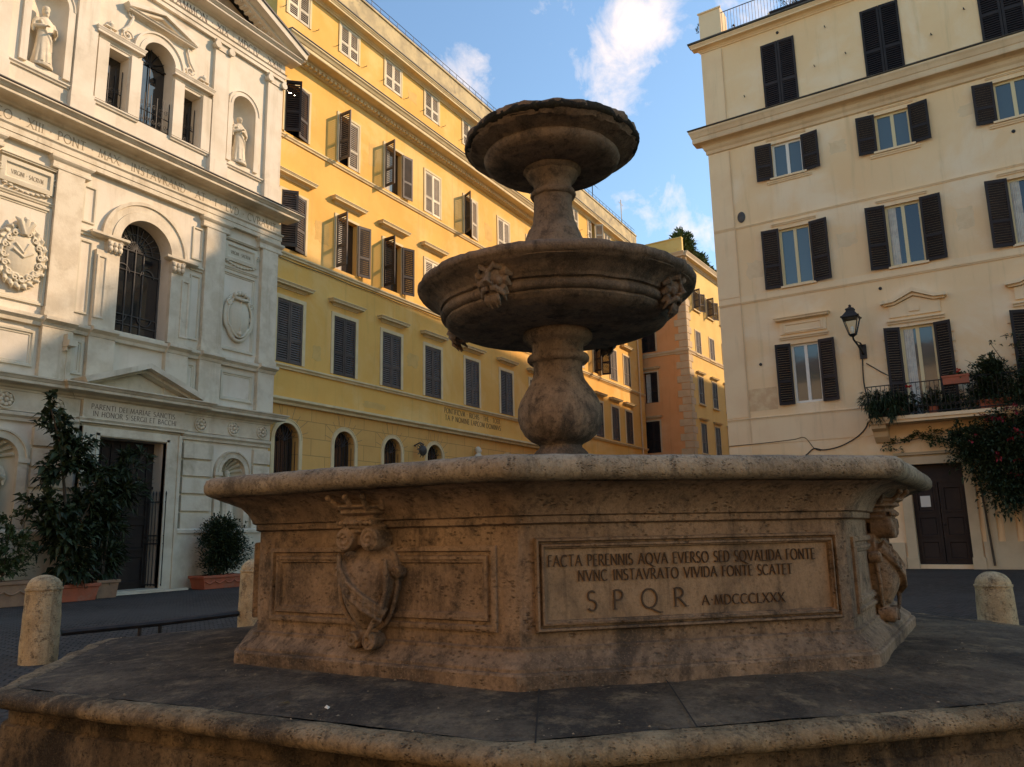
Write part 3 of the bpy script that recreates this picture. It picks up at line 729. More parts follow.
# entablatures
b = MB(); b.run_ret([(.14, 10.3), (.14, 10.42), (.16, 10.43), (.16, 10.56), (.2, 10.6), (.2, 10.63), (0, 10.64)], -4.42, 4.42, 0); b.build('architrave', M['church_stone'], church)
b = MB(); b.box(-4.56, 4.56, -.12, 0, 10.64, 10.99); p = b.build('frieze', M['church_stone'], church)
inscription(p, [('LEO . XIII . PONT . MAX . INSTAVRAND . AT . I . LVD . CVRAVIT', .14, 10.70, .225, -.12, 8.4)], M['letter_church'])
b = MB(); b.run_ret(ret_prof(10.98, 11.32, .64), -4.42, 4.42, 0); b.build('cornice', M['church_stone'], church)
b = MB(); b.run_ret([(.6, 11.33), (.66, 11.345), (.66, 11.37), (.5, 11.4), (0, 11.46)], -4.42, 4.42, 0); b.build('cornice_flashing', M['lead'], church)
b = MB(); b.run_ret([(.1, 15.9), (.1, 16.02), (.13, 16.03), (.13, 16.14), (.17, 16.17), (0, 16.19)], -4.4, 4.4, 0); b.build('architrave', M['church'], church)
b = MB(); b.box(-4.52, 4.52, -.09, 0, 16.19, 16.52); p = b.build('frieze', M['church'], church)
inscription(p, [('DIVIS . MARTIRIBVS . CARDS . EPITAMMON . XIX . MDCIV . XXIII', 0, 16.23, .235, -.09, 8.7)], M['letter_dark'])
b = MB(); b.run_ret(ret_prof(16.5, 16.78, .55), -4.42, 4.42, 0); b.build('cornice', M['church'], church)
b = MB(); raking(b, 4.95, 16.80, 18.72, .2, -.62, 0); raking(b, 4.7, 16.79, 18.6, .12, -.36, 0)
for k in range(44):
    x = -4.2 + k * .195; z = 16.80 + (4.7 - abs(x)) * .385 - .09; b.box(x, x + .1, -.24, 0, z, z + .1)
b.build('pediment_cornice', M['church'], church)
b = MB(); raking(b, 5.0, 17.005, 18.925, .05, -.66, 16); b.build('roof', M['lead'], church)
b = MB(); b.slab([(-4.6, 16.78), (4.6, 16.78), (0, 18.56)], .12, .3); b.build('tympanum', M['brown'], church)
# ground storey centre
b = MB()
for sx in (-1, 1):
    x0, x1 = sorted((sx * .92, sx * 1.36)); b.box(x0, x1, -.12, .0, 0, 3.95); q0, q1 = sorted((sx * .92, sx * 1.0)); b.box(q0, q1, -.15, .0, 0, 3.81); q0, q1 = sorted((sx * 1.27, sx * 1.36)); b.box(q0, q1, -.16, .0, 0, 3.95)
b.box(-.92, .92, -.12, 0, 3.73, 3.95); b.box(-1.0, 1.0, -.15, 0, 3.75, 3.83); b.run_ret(ret_prof(3.95, 4.14, .2), -1.3, 1.3, 0)
b.build('door_surround', M['church_stone'], church)
b = MB(); b.box(-1.4, 1.4, -.15, 0, 4.14, 4.58); p = b.build('lintel_panel', M['church_stone'], church)
inscription(p, [('PARENTI DEI MARIAE SANCTIS', -.05, 4.37, .12, -.15, 2.3), ('IN HONOR S SERGII ET BACCHI', .0, 4.2, .12, -.15, 2.3)], M['letter_dark'])
b = MB(); b.run_ret(ret_prof(4.56, 4.88, .46), -4.42, 4.42, 0); b.run_ret(ret_prof(4.563, 4.885, .6), -1.5, 1.5, 0); b.build('cornice', M['church_stone'], church)
b = MB(); raking(b, 1.62, 4.9, 5.5, .13, -.6, 0); raking(b, 1.5, 4.88, 5.42, .09, -.38, 0); b.slab([(-1.4, 4.9), (1.4, 4.9), (0, 5.4)], -.12, 0); b.build('door_pediment', M['church_stone'], church)
b = MB(); b.box(-.92, .92, -.35, .45, .0, .07); b.box(-1.5, 1.5, -.55, -.35, .0, .05); b.build('doorstep', M['church_stone'], church)
b = MB()
for x0, x1 in ((-.92, -.012), (.012, .92)):
    b.box(x0, x1, .36, .41, .07, 2.55)
    for z0, z1 in ((.2, .9), (1.0, 1.7), (1.8, 2.45)): b.frame(x0 + .1, x1 - .1, z0, z1, [(0, 0), (0, .03), (.06, .03), (.08, .0)], y=.36)
b.box(-.92, .92, .36, .41, 2.62, 3.73); b.box(-.92, .92, .3, .41, 2.55, 2.62)
for k in range(7): b.box(-.8 + .25 * k, -.74 + .25 * k, .33, .36, 2.7, 3.65)
b.build('door', M['wood'], church)
for sx, a0, a1 in ((1, .62, 1.05), (-1, .62, 1.05)):
    b = MB(); n = 7
    T = Matrix.Translation((sx * .98, -.16, 0)) @ Matrix.Rotation(R(118 if sx > 0 else 62), 4, 'Z')
    for k in range(n):
        x = -.02 + .085 * k if False else .085 * k
        b.tube([(x, 0, .12), (x, 0, 2.35), (x, 0, 2.44), (x, 0, 2.5)], [.011, .011, .02, .003], 6, 0, T)
        b.spiral((x + .04, 0, 1.25), .035, 1.3, .006, 1, 10, mi=0, T=T)
    for z in (.14, 1.15, 1.35, 2.2): b.box(0, .53, -.012, .012, z, z + .035, 0, T)
    b.build('iron_gate', M['iron'], church)
b = MB(); b.box(-2.02, -1.82, -.42, -.16, 5.72, 5.86); b.box(-2.0, -1.97, -.3, -.14, 5.62, 6.02); b.tube([(-1.9, -.15, 5.75), (-1.9, -.15, 4.96)], .01, 5); b.build('floodlight', M['church_panel'], church)

def remesh(o, voxel, smooth_it=0):
    r = o.modifiers.new('fuse', 'REMESH'); r.mode = 'VOXEL'; r.voxel_size = voxel; r.use_smooth_shade = True
    if smooth_it:
        s = o.modifiers.new('soften', 'SMOOTH'); s.factor = .5; s.iterations = smooth_it
    return o
# carved coats of arms on the church
def church_crest(xc, rich):
    b = MB(); z = 7.62
    b.ball((xc, -.02, z), .42, .17, .62, 24, 16)
    for rr_, tr, yy in ((1.0, .055, -.06), (.86, .03, -.12)): b.tube([(xc + .5 * rr_ * math.cos(2 * PI * k / 40) * (1 - .12 * (math.sin(2 * PI * k / 40) < -.5)), yy, z + .70 * rr_ * math.sin(2 * PI * k / 40)) for k in range(41)], tr, 8)
    if rich:
        for k in range(22):
            a = 2 * PI * k / 22; b.tube([(xc + .46 * math.cos(a), -.08, z + .64 * math.sin(a)), (xc + .55 * math.cos(a + .1), -.13, z + .74 * math.sin(a + .1)), (xc + .6 * math.cos(a + .24), -.05, z + .8 * math.sin(a + .24))], [.05, .045, .012], 7)
    if rich:
        for k in range(16):
            a = 2 * PI * k / 16 + .1; b.spiral((xc + .40 * math.cos(a), -.15, z + .55 * math.sin(a)), .085, 1.4, .022, 1 if k % 2 else -1)
        for a in (60, 90, 120): b.tube([(xc, -.14, z + .5), (xc + .3 * math.cos(R(a)), -.2, z + .5 + .34 * math.sin(R(a))), (xc + .42 * math.cos(R(a)), -.12, z + .5 + .42 * math.sin(R(a)))], [.09, .07, .02], 7)
        b.tube([(xc - .22, -.18, z + .1), (xc, -.2, z - .05), (xc + .22, -.18, z + .1)], .03, 6)
        b.tube([(xc - .18, -.18, z + .25), (xc, -.2, z + .05), (xc + .12, -.18, z + .3)], .025, 6)
    else:
        for k in range(5): b.ball((xc - .24 + .12 * k, -.17, z + .66 + .05 * math.cos((k - 2) * 1.1)), .06, .07, .08, 8, 6)
        b.tube([(xc - .26, -.15, z + .55), (xc, -.2, z + .5), (xc + .26, -.15, z + .55)], .05, 7)
        b.tube([(xc, -.17, z + .45), (xc, -.19, z - .45)], .018, 6); b.ball((xc, -.16, z - .5), .07, .05, .07, 8, 6)
        for q in (-1, 1): b.spiral((xc + q * .4, -.12, z + .4), .1, 1.3, .03, q)
    o = b.build('coat_of_arms', M['church_panel'], church); remesh(o, .013, 0)
church_crest(-3.1, True); church_crest(3.1, False)

# ------------------------------------------------------------------ statues
def statue(loc, h, label, pose, name='statue', lean=0, hat=False):
    b = MB(); s = h / 1.75
    T = Matrix.Translation(loc) @ Matrix.Scale(s, 4)
    # robe as stacked ovals with folds
    prof = [(0, .25, .2), (.03, .27, .215), (.25, .245, .19), (.55, .215, .165), (.8, .2, .15), (.98, .19, .135), (1.12, .205, .135), (1.28, .225, .13), (1.38, .215, .12), (1.45, .14, .09), (1.49, .075, .075), (1.56, .062, .066)]
    vs_ = []; n = 40
    for z, rx, ry in prof:
        k = max(0, 1 - z / 1.0)
        for i in range(n):
            t = 2 * PI * i / n; fold = 1 + .09 * k * math.sin(9 * t + 2 * z) + .04 * k * math.sin(17 * t)
            vs_.append((rx * fold * math.cos(t) + lean * z * .05, ry * fold * math.sin(t) - .02 * math.sin(z * 2), z))
    b.add(vs_, [(i * n + j, i * n + (j + 1) % n, (i + 1) * n + (j + 1) % n, (i + 1) * n + j) for i in range(len(prof) - 1) for j in range(n)] + [tuple(range(n)), tuple(range((len(prof) - 1) * n, len(prof) * n))], 0, T)
    hx = lean * .08
    b.ball((hx, -.01, 1.64), .085, .1, .125, 16, 12, 0, T); b.ball((hx, -.105, 1.63), .018, .03, .03, 8, 6, 0, T)       # head, nose
    for q in (-1, 1): b.ball((hx + q * .034, -.088, 1.665), .016, .012, .012, 8, 6, 0, T); b.ball((hx + q * .085, 0, 1.635), .015, .025, .035, 8, 6, 0, T)
    b.ball((hx, -.09, 1.585), .03, .02, .012, 8, 6, 0, T); b.ball((hx, -.07, 1.545), .045, .045, .05, 10, 7, 0, T)        # mouth, beard or chin
    b.ball((hx, .02, 1.69), .092, .1, .085, 14, 9, 0, T)
    if hat: b.lathe([(.09, 0), (.1, .02), (.1, .09), (.085, .13), (0, .14)], 18, 0, T @ Matrix.Translation((hx, .0, 1.71)))
    for q in (-1, 1):                                             # arms, sleeves and hands
        e = pose[q]
        sh = Vector((q * .2, 0, 1.37)); el = Vector(e[0]); ha = Vector(e[1])
        b.tube([sh, (sh + el) / 2 + Vector((q * .015, 0, 0)), el, (el + ha) / 2, ha], [.075, .075, .07, .065, .05], 10, 0, T)
        b.tube([el, el + Vector((0, .0, -.16))], [.07, .03], 8, 0, T)
        d = (ha - el).normalized(); b.ball(ha + d * .05, .035, .04, .03, 10, 7, 0, T)
        sd = d.cross(Vector((0, 0, 1))).normalized()
        for f in range(4):
            o_ = sd * (.028 - .019 * f); b.tube([ha + d * .06 + o_, ha + d * (.10 - .006 * abs(f - 1)) + o_, ha + d * (.115 - .006 * abs(f - 1)) + o_ + Vector((0, 0, -.03))], [.012, .011, .008], 6, 0, T)
        b.tube([ha + d * .03 + sd * .03, ha + d * .06 + sd * .055, ha + d * .09 + sd * .05], [.013, .012, .009], 6, 0, T)
    for q in (-1, 1): b.ball((q * .1, -.2, .03), .055, .11, .035, 10, 7, 0, T)                                            # feet
    b.tube([(-.19, -.1, 1.3), (-.05, -.15, 1.05), (.12, -.14, .8), (.2, -.08, .5)], [.05, .045, .05, .03], 8, 0, T)       # fold of the mantle
    b.lathe([(0, -.09), (.3, -.09), (.3, -.0), (0, .0)], 20, 0, T)                                                        # base block
    o = b.build(name, M['church_stone']); remesh(o, .0145)
    return tag(o, label, 'statue')
P1 = {-1: ((-.3, .0, 1.1), (-.08, -.22, 1.12)), 1: ((.3, -.02, 1.1), (.16, -.3, 1.05))}
P2 = {-1: ((-.29, -.02, 1.1), (-.06, -.2, 1.18)), 1: ((.29, -.02, 1.1), (.06, -.2, 1.1))}
P3 = {-1: ((-.28, .0, 1.08), (-.18, -.22, .95)), 1: ((.29, -.02, 1.1), (.05, -.22, 1.2))}
statue((9.3, 18.14, 12.5), 1.5, 'white stone saint in a tall cap in the upper left niche of the church', P1, hat=True)
statue((15.24, 18.14, 12.5), 1.5, 'white stone monk with joined hands in the upper right niche of the church', P2)
statue((9.12, 18.15, 1.66), 1.55, 'pale robed statue in the ground floor niche at the left edge, behind the small shrub', P3, lean=.4)
statue((15.42, 18.15, 1.66), 1.5, 'pale robed statue in the small shell niche above the round bush', P2, lean=-.3)

# ------------------------------------------------------------------ yellow apartment building
YB = empty('yellow_building', (0, 18.3, 0))
tag(YB, 'long yellow apartment building with rows of shuttered windows and a dentil cornice beside the church', 'building')
U0, U1 = 16.7, 50.4
colA = [17.74, 20.34, 22.96, 25.64, 28.6, 31.6, 34.5, 37.4, 40.0, 42.5, 45.0, 47.3]
rows = {1: (18.88, 1.22, 1.0), 2: (14.53, 1.85, 1.1), 3: (10.5, 1.95, 1.12), 4: (6.72, 2.06, 1.12)}
holes = []
for r_, (z, h, w) in rows.items():
    for u in colA:
        uu = u - .06 if r_ == 1 else u
        holes.append((uu - w / 2, uu + w / 2, z, z + h))
archs = [17.76, 20.42, 23.05, 25.74, 31.6, 34.5, 37.4, 41.0, 44.2, 47.3]
for u in archs: holes.append((u - .52, u + .52, 1.0, 4.8, True))
mb = MB(); wall_sheet(mb, U0, U1, 5.5, 20.4, [h for h in holes if h[2] > 5], .24); shell(mb, U0, U1, 5.5, 20.4, 14); mb.build('wall', M['yellow'], YB)
mb = MB(); wall_sheet(mb, U0, U1, 0, 5.5, [h for h in holes if h[2] < 5], .3); shell(mb, U0, U1, 0, 5.49, 14)
g = mb.build('ground_floor', M['yellow_base'], YB)
b = MB()
for u in archs[:4]:                                                 # radiating voussoir joints
    for k in range(1, 10):
        a = R(18 * k); c, s_ = math.cos(a), math.sin(a); r0, r1 = .68, (.98 if k % 2 else 1.12)
        n_ = Vector((-s_, 0, c)) * .007
        p0, p1 = Vector((u + r0 * c, -.006, 4.28 + r0 * s_)), Vector((u + r1 * c, -.006, 4.28 + r1 * s_))
        if p1.z > 5.35: continue
        b.add([p0 + n_, p1 + n_, p1 - n_, p0 - n_], [(0, 1, 2, 3)])
b.build('voussoir_joints', M['clay'], YB, recalc=False)
for i, u in enumerate(archs):
    b = MB(); archband(b, u, 4.28, .52, .66, 0, -.05); b.box(u - .66, u - .52, -.05, 0, 1.0, 4.28); b.box(u + .52, u + .66, -.05, 0, 1.0, 4.28)
    p = b.build('arched_window', M['cream'], YB, 30)
    v = MB(); v.box(u - .53, u + .53, .26, .28, 1.0, 4.82); v.build('pane', M['glass_dark'], p)
    v = MB(); grille(v, u - .5, u + .5, 1.05, 4.76, .12, True, False)
    for k in range(20, 170, 20): v.tube([(u, .11, 4.25), (u + .5 * math.cos(R(k)), .11, 4.28 + .5 * math.sin(R(k)))], .01, 5)
    v.build('grille', M['iron'], p)
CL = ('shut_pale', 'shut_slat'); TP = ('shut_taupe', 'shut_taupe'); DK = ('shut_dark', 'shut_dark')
rr = random.Random(5)
for r_, (z, h, w) in rows.items():
    for i, u in enumerate(colA):
        uu = u - .06 if r_ == 1 else u
        kw = dict(frame='frame_cream', surround='cream', sw=.09, sash=False, glass='glass_dark')
        if r_ == 1:
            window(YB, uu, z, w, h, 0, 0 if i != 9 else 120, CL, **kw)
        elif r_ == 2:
            sp = {0: (48, 12, DK), 1: (92, 0, TP), 2: (100, 172, TP), 4: (118, 8, TP), 9: (130, 100, CL)}.get(i, (0, 0, CL))  # first pair dark: the unlit back side is set by colour
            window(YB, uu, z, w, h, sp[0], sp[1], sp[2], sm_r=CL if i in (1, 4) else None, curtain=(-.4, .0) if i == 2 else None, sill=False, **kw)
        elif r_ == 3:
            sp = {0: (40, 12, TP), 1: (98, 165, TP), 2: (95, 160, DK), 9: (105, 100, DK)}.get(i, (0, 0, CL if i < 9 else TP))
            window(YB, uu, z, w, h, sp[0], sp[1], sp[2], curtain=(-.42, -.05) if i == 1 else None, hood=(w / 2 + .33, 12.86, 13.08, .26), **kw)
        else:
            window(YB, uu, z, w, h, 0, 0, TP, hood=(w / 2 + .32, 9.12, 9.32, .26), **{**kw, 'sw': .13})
b = MB(); b.run(cornice_prof(17.2, 17.76, .72), U0, U1)
b.build('cornice', M['cream'], YB)
b = MB(); comb = [(U0, 17.42)]
for k in range(int((U1 - U0) / .2)):
    x = U0 + .2 * k; comb += [(x, 17.25), (x + .11, 17.25), (x + .11, 17.345), (x + .2, 17.345)]
comb += [(comb[-1][0], 17.42)]; n = len(comb)
for i in range(1, n - 2):
    q, w_ = comb[i], comb[i + 1]; b.add([(q[0], -.24, q[1]), (w_[0], -.24, w_[1]), (w_[0], -.06, w_[1]), (q[0], -.06, q[1])], [(0, 1, 2, 3)])
for k in range(int((U1 - U0) / .2)):
    x = U0 + .2 * k; b.add([(x, -.24, 17.25), (x + .11, -.24, 17.25), (x + .11, -.24, 17.42), (x, -.24, 17.42)], [(0, 1, 2, 3)]); b.add([(x + .11, -.24, 17.345), (x + .2, -.24, 17.345), (x + .2, -.24, 17.42), (x + .11, -.24, 17.42)], [(0, 1, 2, 3)])
import_weld = b.mesh('dentil_strip', M['cream']); bm_ = bmesh.new(); bm_.from_mesh(import_weld); bmesh.ops.remove_doubles(bm_, verts=bm_.verts, dist=.001); bm_.to_mesh(import_weld); bm_.free()
link_mesh('dentil_strip', import_weld, YB)
b = MB(); b.run([(0, 17.79), (-.73, 17.765), (-.75, 17.78), (-.75, 17.8), (0, 17.86)], U0, U1); b.build('cornice_flashing', M['lead'], YB)
b = MB(); b.run(cornice_prof(20.1, 20.42, .42), U0, U1); b.build('eaves_cornice', M['cream'], YB)
b = MB(); b.run([(0.02, 20.44), (-.43, 20.43), (-.45, 20.45), (-.45, 20.48), (0.02, 20.56)], U0, U1); b.build('gutter', M['lead'], YB)
b = MB(); b.box(U0, U1, .0, .3, 20.45, 21.75); b.run([(-.05, 21.75), (-.05, 21.83), (.35, 21.83), (.35, 21.75)], U0, U1); b.build('parapet', M['parapet'], YB)
b = MB()
for k in range(int((U1 - U0) / .55)): b.tube([(U0 + .55 * k, .1, 21.8), (U0 + .55 * k, .1, 22.25)], .012, 5)
for z in (22.05, 22.25): b.tube([(U0, .1, z), (U1, .1, z)], .013, 5)
b.build('roof_railing', M['iron'], YB)
for z0, z1, pj, nm in ((14.28, 14.42, .09, 'sill_course'), (10.2, 10.36, .1, 'sill_course'), (6.5, 6.66, .13, 'sill_course'), (5.36, 5.6, .26, 'string_course')):
    b = MB(); b.run(string_prof(z0, z1, pj), U0, U1); b.build(nm, M['cream'], YB)
inscription(YB, [('PONTIFICVM . RICHIS . THE . TOER', 28.7, 6.2, .21, -.004, 4.5), ('TA P NOMINE LAPCOM DOMINVS', 28.75, 5.9, .21, -.004, 4.5)], M['letter_dark'])
b = MB(); b.tube([(49.35, -.09, .3), (49.35, -.09, 20.3)], .05, 8); b.build('downpipe', M['rcornice'], YB, 40)
b = MB()
for u in colA:
    for q in (-1, 1): b.tube([(u + q * .78, 0, 19.0), (u + q * .78, -.14, 18.99), (u + q * .78, -.15, 19.03)], .012, 5)
b.build('shutter_hooks', M['iron'], YB)
def plaster_patch(parent, u, z, w, h, mat, seed, name='plaster_repair'):
    g = random.Random(seed); n = 22; pts = []
    for i in range(n):
        a = 2 * PI * i / n; k = .75 + .3 * g.random(); pts.append((u + w * k * max(-.8, min(.8, 1.2 * math.cos(a))), z + h * k * max(-.8, min(.8, 1.2 * math.sin(a)))))
    b = MB(); b.slab(pts, -.003, .02); return b.build(name, M[mat], parent)
for i, (u, z, w, h) in enumerate(((19.1, 11.6, .45, .5), (24.3, 8.0, .5, .35), (21.7, 15.6, .3, .6), (27.1, 12.0, .5, .4), (30.2, 15.3, .5, .5), (24.2, 19.3, .4, .3), (22.0, 5.9, .8, .16), (19.0, 7.3, .28, .35))): plaster_patch(YB, u, z, w, h, 'patch_y', i)
b = MB(); pts = [(U0, -.03, 10.12)]
for i in range(1, 26): pts.append((U0 + i * 1.3, -.035, 10.12 - .03 * (i % 2)))
b.tube(pts, .012, 5); b.build('wall_cable', M['iron'], YB)
#@@PART3
# ------------------------------------------------------------------ unseen house added across the square to bounce warm light
OP = empty('added_bounce_building', (-9.5, 0, 0), R(90))
tag(OP, 'long low cream house added out of view to bounce warm light across the square', 'building')
mb = MB(); nh = [(u - .55, u + .55, z, z + 1.9) for u in range(-28, 27, 3) for z in (1.2, 5, 8.8)]
wall_sheet(mb, -30, 28, 0, 13, nh, .2); shell(mb, -30, 28, 0, 13, 12)
mb.v = [(x, y, z) for x, y, z in mb.v]; mb.build('wall', M['rwall'], OP)
for a_, c_, z, z1 in nh: window(OP, (a_ + c_) / 2, z, 1.1, 1.9, 0, 0, CL, sash=False, glass='glass_dark')
b = MB(); b.run(cornice_prof(12.4, 13, .5), -30, 28); b.build('cornice', M['rband'], OP)
b = MB(); b.run([(-.7, 13.02), (6, 15.4), (12.7, 13.02), (6, 15.2)], -30.4, 28.4); b.build('roof', M['roof'], OP)

# ------------------------------------------------------------------ sand coloured building on the right
AZR = R(86.7230)
nR = Vector((math.sin(AZR), -math.cos(AZR), 0)); tR = Vector((-math.cos(AZR), -math.sin(AZR), 0))
ROT_R = math.atan2(tR.y, tR.x)
RB = empty('corner_building', nR * 26, ROT_R)
tag(RB, 'sand coloured corner building with dark shutters, a balcony and a roof terrace on the right', 'building')
def rpt(u, out, z): return nR * (26 - out) + tR * u + Vector((0, 0, z))
cR = [-5.5, -2.23, 1.05, 4.33]
rh = []
for u in cR:
    rh += [(u - .57, u + .57, 15.5, 18.0), (u - .5, u + .5, 12.98, 14.22), (u - .5, u + .5, 9.12, 11.12)]
    rh.append((u - .44, u + .44, 5.18, 7.13) if u < -5 else (u - .46, u + .46, 4.42, 7.19))
rh += [(-2.88, -1.5, .12, 3.0), (.6, 1.7, .1, 2.9)]
mb = MB(); wall_sheet(mb, -8.2, 6, 0, 18.6, rh, .3); shell(mb, -8.2, 6, 0, 18.6, 60); mb.build('wall', M['rwall'], RB)  # unseen depth stretched so the shadow covers the yellow lower floors
for u in cR:
    window(RB, u, 15.5, 1.14, 2.5, 2, 2, DK, frame='frame_cream', sash=False, glass='glass_dark', hy=-.02)
    fr = 'frame_white' if u < -5 else 'frame_cream'
    window(RB, u, 12.98, 1.0, 1.24, 168 + 7 * ((u * 7.3) % 1), 166 + 9 * ((u * 3.7) % 1), DK, frame=fr, rec=.1, lw=.56, curtain=None)
    window(RB, u, 9.12, 1.0, 2.0, 164 + 12 * ((u * 5.1) % 1), 168 + 8 * ((u * 2.3) % 1), DK, frame='frame_cream', rec=.1, lw=.58, glass='glass' if u < -5 else 'glass_dark', curtain=(-.42, -.2) if u > -5 else None)
    if u < -5: window(RB, u, 5.18, .88, 1.95, 172, 173, DK, frame='frame_white', rec=.1, lw=.5)
    else: window(RB, u, 4.42, .92, 2.77, 160, 165, DK, frame='frame_cream', rec=.12, lw=.44 if False else .46, glass='glass', curtain=(-.4, -.12) if u < 0 else None)
for u in cR:                                                        # thin sills and label mouldings
    b = MB(); b.run(string_prof(12.78, 12.9, .08), u - .72, u + .72); b.run([(.05, 12.9), (-.12, 12.9), (-.12, 12.965), (.05, 12.965)], u - .6, u + .6); b.build('window_sill', M['rband'], RB)
    b = MB(); b.run(string_prof(14.36, 14.43, .06), u - .66, u + .66); b.build('label_moulding', M['rband'], RB)
    b = MB(); b.run(string_prof(11.26, 11.36, .07), u - .72, u + .72); b.build('label_moulding', M['rband'], RB)
    b = MB(); b.box(u - .56, u + .56, -.09, .05, 9.05, 9.115); b.build('window_sill', M['rband'], RB)
b = MB(); b.run_ret(ret_prof(14.46, 15.3, .52), -8.2, 5.98, 0); b.build('cornice', M['rcornice'], RB)
b = MB(); b.run_ret([(.5, 15.315), (.55, 15.32), (.56, 15.35), (0, 15.45)], -8.2, 5.98, 0); b.build('cornice_flashing', M['lead'], RB)
b = MB(); b.run_ret(ret_prof(18.5, 18.78, .34), -8.2, 5.98, 0); b.build('roof_cornice', M['rband'], RB)
b = MB(); b.run_ret([(.32, 18.795), (.38, 18.8), (.39, 18.85), (0, 18.92)], -8.2, 5.98, 0); b.build('gutter', M['lead'], RB)
b = MB(); b.run(string_prof(11.46, 11.54, .045), -8.2, 6); b.build('string_course', M['rband'], RB)
b = MB(); b.box(-8.2, 6, -.03, 0, 8.84, 9.02); b.run(string_prof(8.76, 8.84, .06), -8.2, 6); b.build('string_course', M['rband'], RB)
b = MB(); b.run(string_prof(4.76, 4.86, .06), -8.2, -3.75); b.box(-8.2, -3.75, -.022, 0, 3.95, 4.76); b.build('string_course', M['rband'], RB)
b = MB(); b.box(-8.203, -7.46, -.026, 0, 0, 3.9); b.box(-8.203, -7.46, -.026, 0, 4.88, 8.74); b.box(-8.203, -7.46, -.026, 0, 9.04, 11.45); b.box(-8.203, -7.46, -.026, 0, 11.55, 14.45); b.box(-8.203, -7.46, -.026, 0, 15.42, 18.49); b.build('corner_pilaster', M['rband'], RB)
b = MB(); b.tube([(-7.44, -.05, 18.4), (-7.44, -.05, 15.5)], .012, 6); b.tube([(-7.44, -.05, 14.4), (-7.43, -.05, 4.0)], .012, 6); b.build('conductor_wire', M['rcornice'], RB)
# stone hood over first floor windows
b = MB(); u = -5.5
b.run_ret(ret_prof(7.86, 8.02, .26), u - .62, u + .62, 0); b.box(u - .72, u + .72, -.06, 0, 7.48, 7.86); b.frame(u - .6, u + .6, 7.52, 7.82, [(0, .06), (0, .09), (.04, .09), (.06, .062)]); b.run(string_prof(7.3, 7.42, .1), u - .76, u + .76); b.build('window_hood', M['rband'], RB)
for u in cR[1:]:
    b = MB(); T = None
    b.slab([(u - .9, 7.93), (u - .55, 7.95), (u, 8.2), (u + .55, 7.95), (u + .9, 7.93), (u + .9, 8.03), (u + .55, 8.06), (u, 8.33), (u - .55, 8.06), (u - .9, 8.03)], -.24, 0)
    b.slab([(u - .84, 7.88), (u - .55, 7.88), (u, 8.1), (u + .55, 7.88), (u + .84, 7.88), (u + .84, 7.94), (u + .5, 7.96), (u, 8.19), (u - .5, 7.96), (u - .84, 7.94)], -.14, 0)
    b.slab([(u - .7, 7.5), (u + .7, 7.5), (u + .7, 7.86), (u + .5, 7.88), (u, 8.08), (u - .5, 7.88), (u - .7, 7.86)], -.06, 0)
    b.box(u - .14, u + .14, -.1, 0, 7.62, 7.76); b.run(string_prof(7.3, 7.44, .12), u - .78, u + .78)
    b.build('window_pediment', M['rband'], RB)
    for q in (-1, 1):                                               # toothed jamb strips
        t_ = [(u + q * .8, 4.95)]
        for k in range(7): t_ += [(u + q * .84, 4.95 + k * .3), (u + q * .84, 5.05 + k * .3), (u + q * .97, 5.05 + k * .3), (u + q * .97, 5.19 + k * .3), (u + q * .84, 5.19 + k * .3)]
        t_ += [(u + q * .84, 7.2), (u + q * .8, 7.2)]; b = MB(); b.slab(t_, -.05, 0); b.build('toothed_jamb', M['rband'], RB)
# balcony
b = MB(); b.box(-3.74, .3, -.85, 0, 4.28, 4.38); b.run_ret([(.78, 4.2), (.8, 4.22), (.84, 4.27), (0, 4.28)], -2.9, -.54, 0) if False else b.box(-3.70, .26, -.8, 0, 4.2, 4.28)
p = b.build('balcony', M['rband'], RB)
for u in (-3.48, -.02):
    b = MB(); b.slab([(0, 4.2), (-.72, 4.2), (-.7, 4.08), (-.42, 4.0), (-.34, 3.86), (-.12, 3.72), (0, 3.7)], u - .2, u + .2, 0, Matrix.Rotation(R(90), 4, 'Z') @ Matrix.Scale(-1, 4, (0, 1, 0)) if False else None)
    b.v = [(y, x, z) for x, y, z in b.v]; b.build('bracket', M['rcornice'], p)
b = MB()
for z in (4.44, 5.32): b.tube([(-3.7, 0, z), (-3.7, -.8, z), (.26, -.8, z), (.26, 0, z)], .016, 6)
for i in range(34):
    x = -3.66 + .118 * i; b.tube([(x, -.8, 4.4), (x, -.8, 5.32)], .009, 5)
    if 9 < i < 24: b.spiral((x + .06, -.81, 4.95 + .18 * (i % 2)), .055, 1.4, .008, 1 if i % 2 else -1, 12); b.spiral((x + .06, -.81, 4.62), .05, 1.4, .008, -1 if i % 2 else 1, 12)
b.build('railing', M['iron'], p)
# street door
b = MB()
for a, c in ((-3.14, -2.88), (-1.5, -1.24)): b.box(a, c, -.09, 0, 0, 3.0)
b.box(-3.14, -1.24, -.09, 0, 3.0, 3.22); b.run_ret(ret_prof(3.22, 3.36, .16), -3.1, -1.28, 0); b.box(-3.18, -2.86, -.14, 0, 0, .32); b.box(-1.52, -1.2, -.14, 0, 0, .32); b.build('door_surround', M['quoin'], RB)
b = MB()
for x0, x1 in ((-2.88, -2.2), (-2.18, -1.5)):
    b.box(x0, x1, .16, .22, .12, 2.45)
    for z0, z1 in ((.25, .8), (.9, 1.5), (1.6, 2.35)): b.frame(x0 + .08, x1 - .08, z0, z1, [(0, 0), (0, .03), (.05, .03), (.07, .0)], y=.16)
b.box(-2.88, -1.5, .14, .22, 2.45, 2.55); b.box(-2.88, -1.5, .18, .22, 2.55, 3.0); p = b.build('door', M['wood'], RB)
b = MB(); b.ball((-2.12, .12, 1.25), .035); b.build('handle', M['iron'], p)
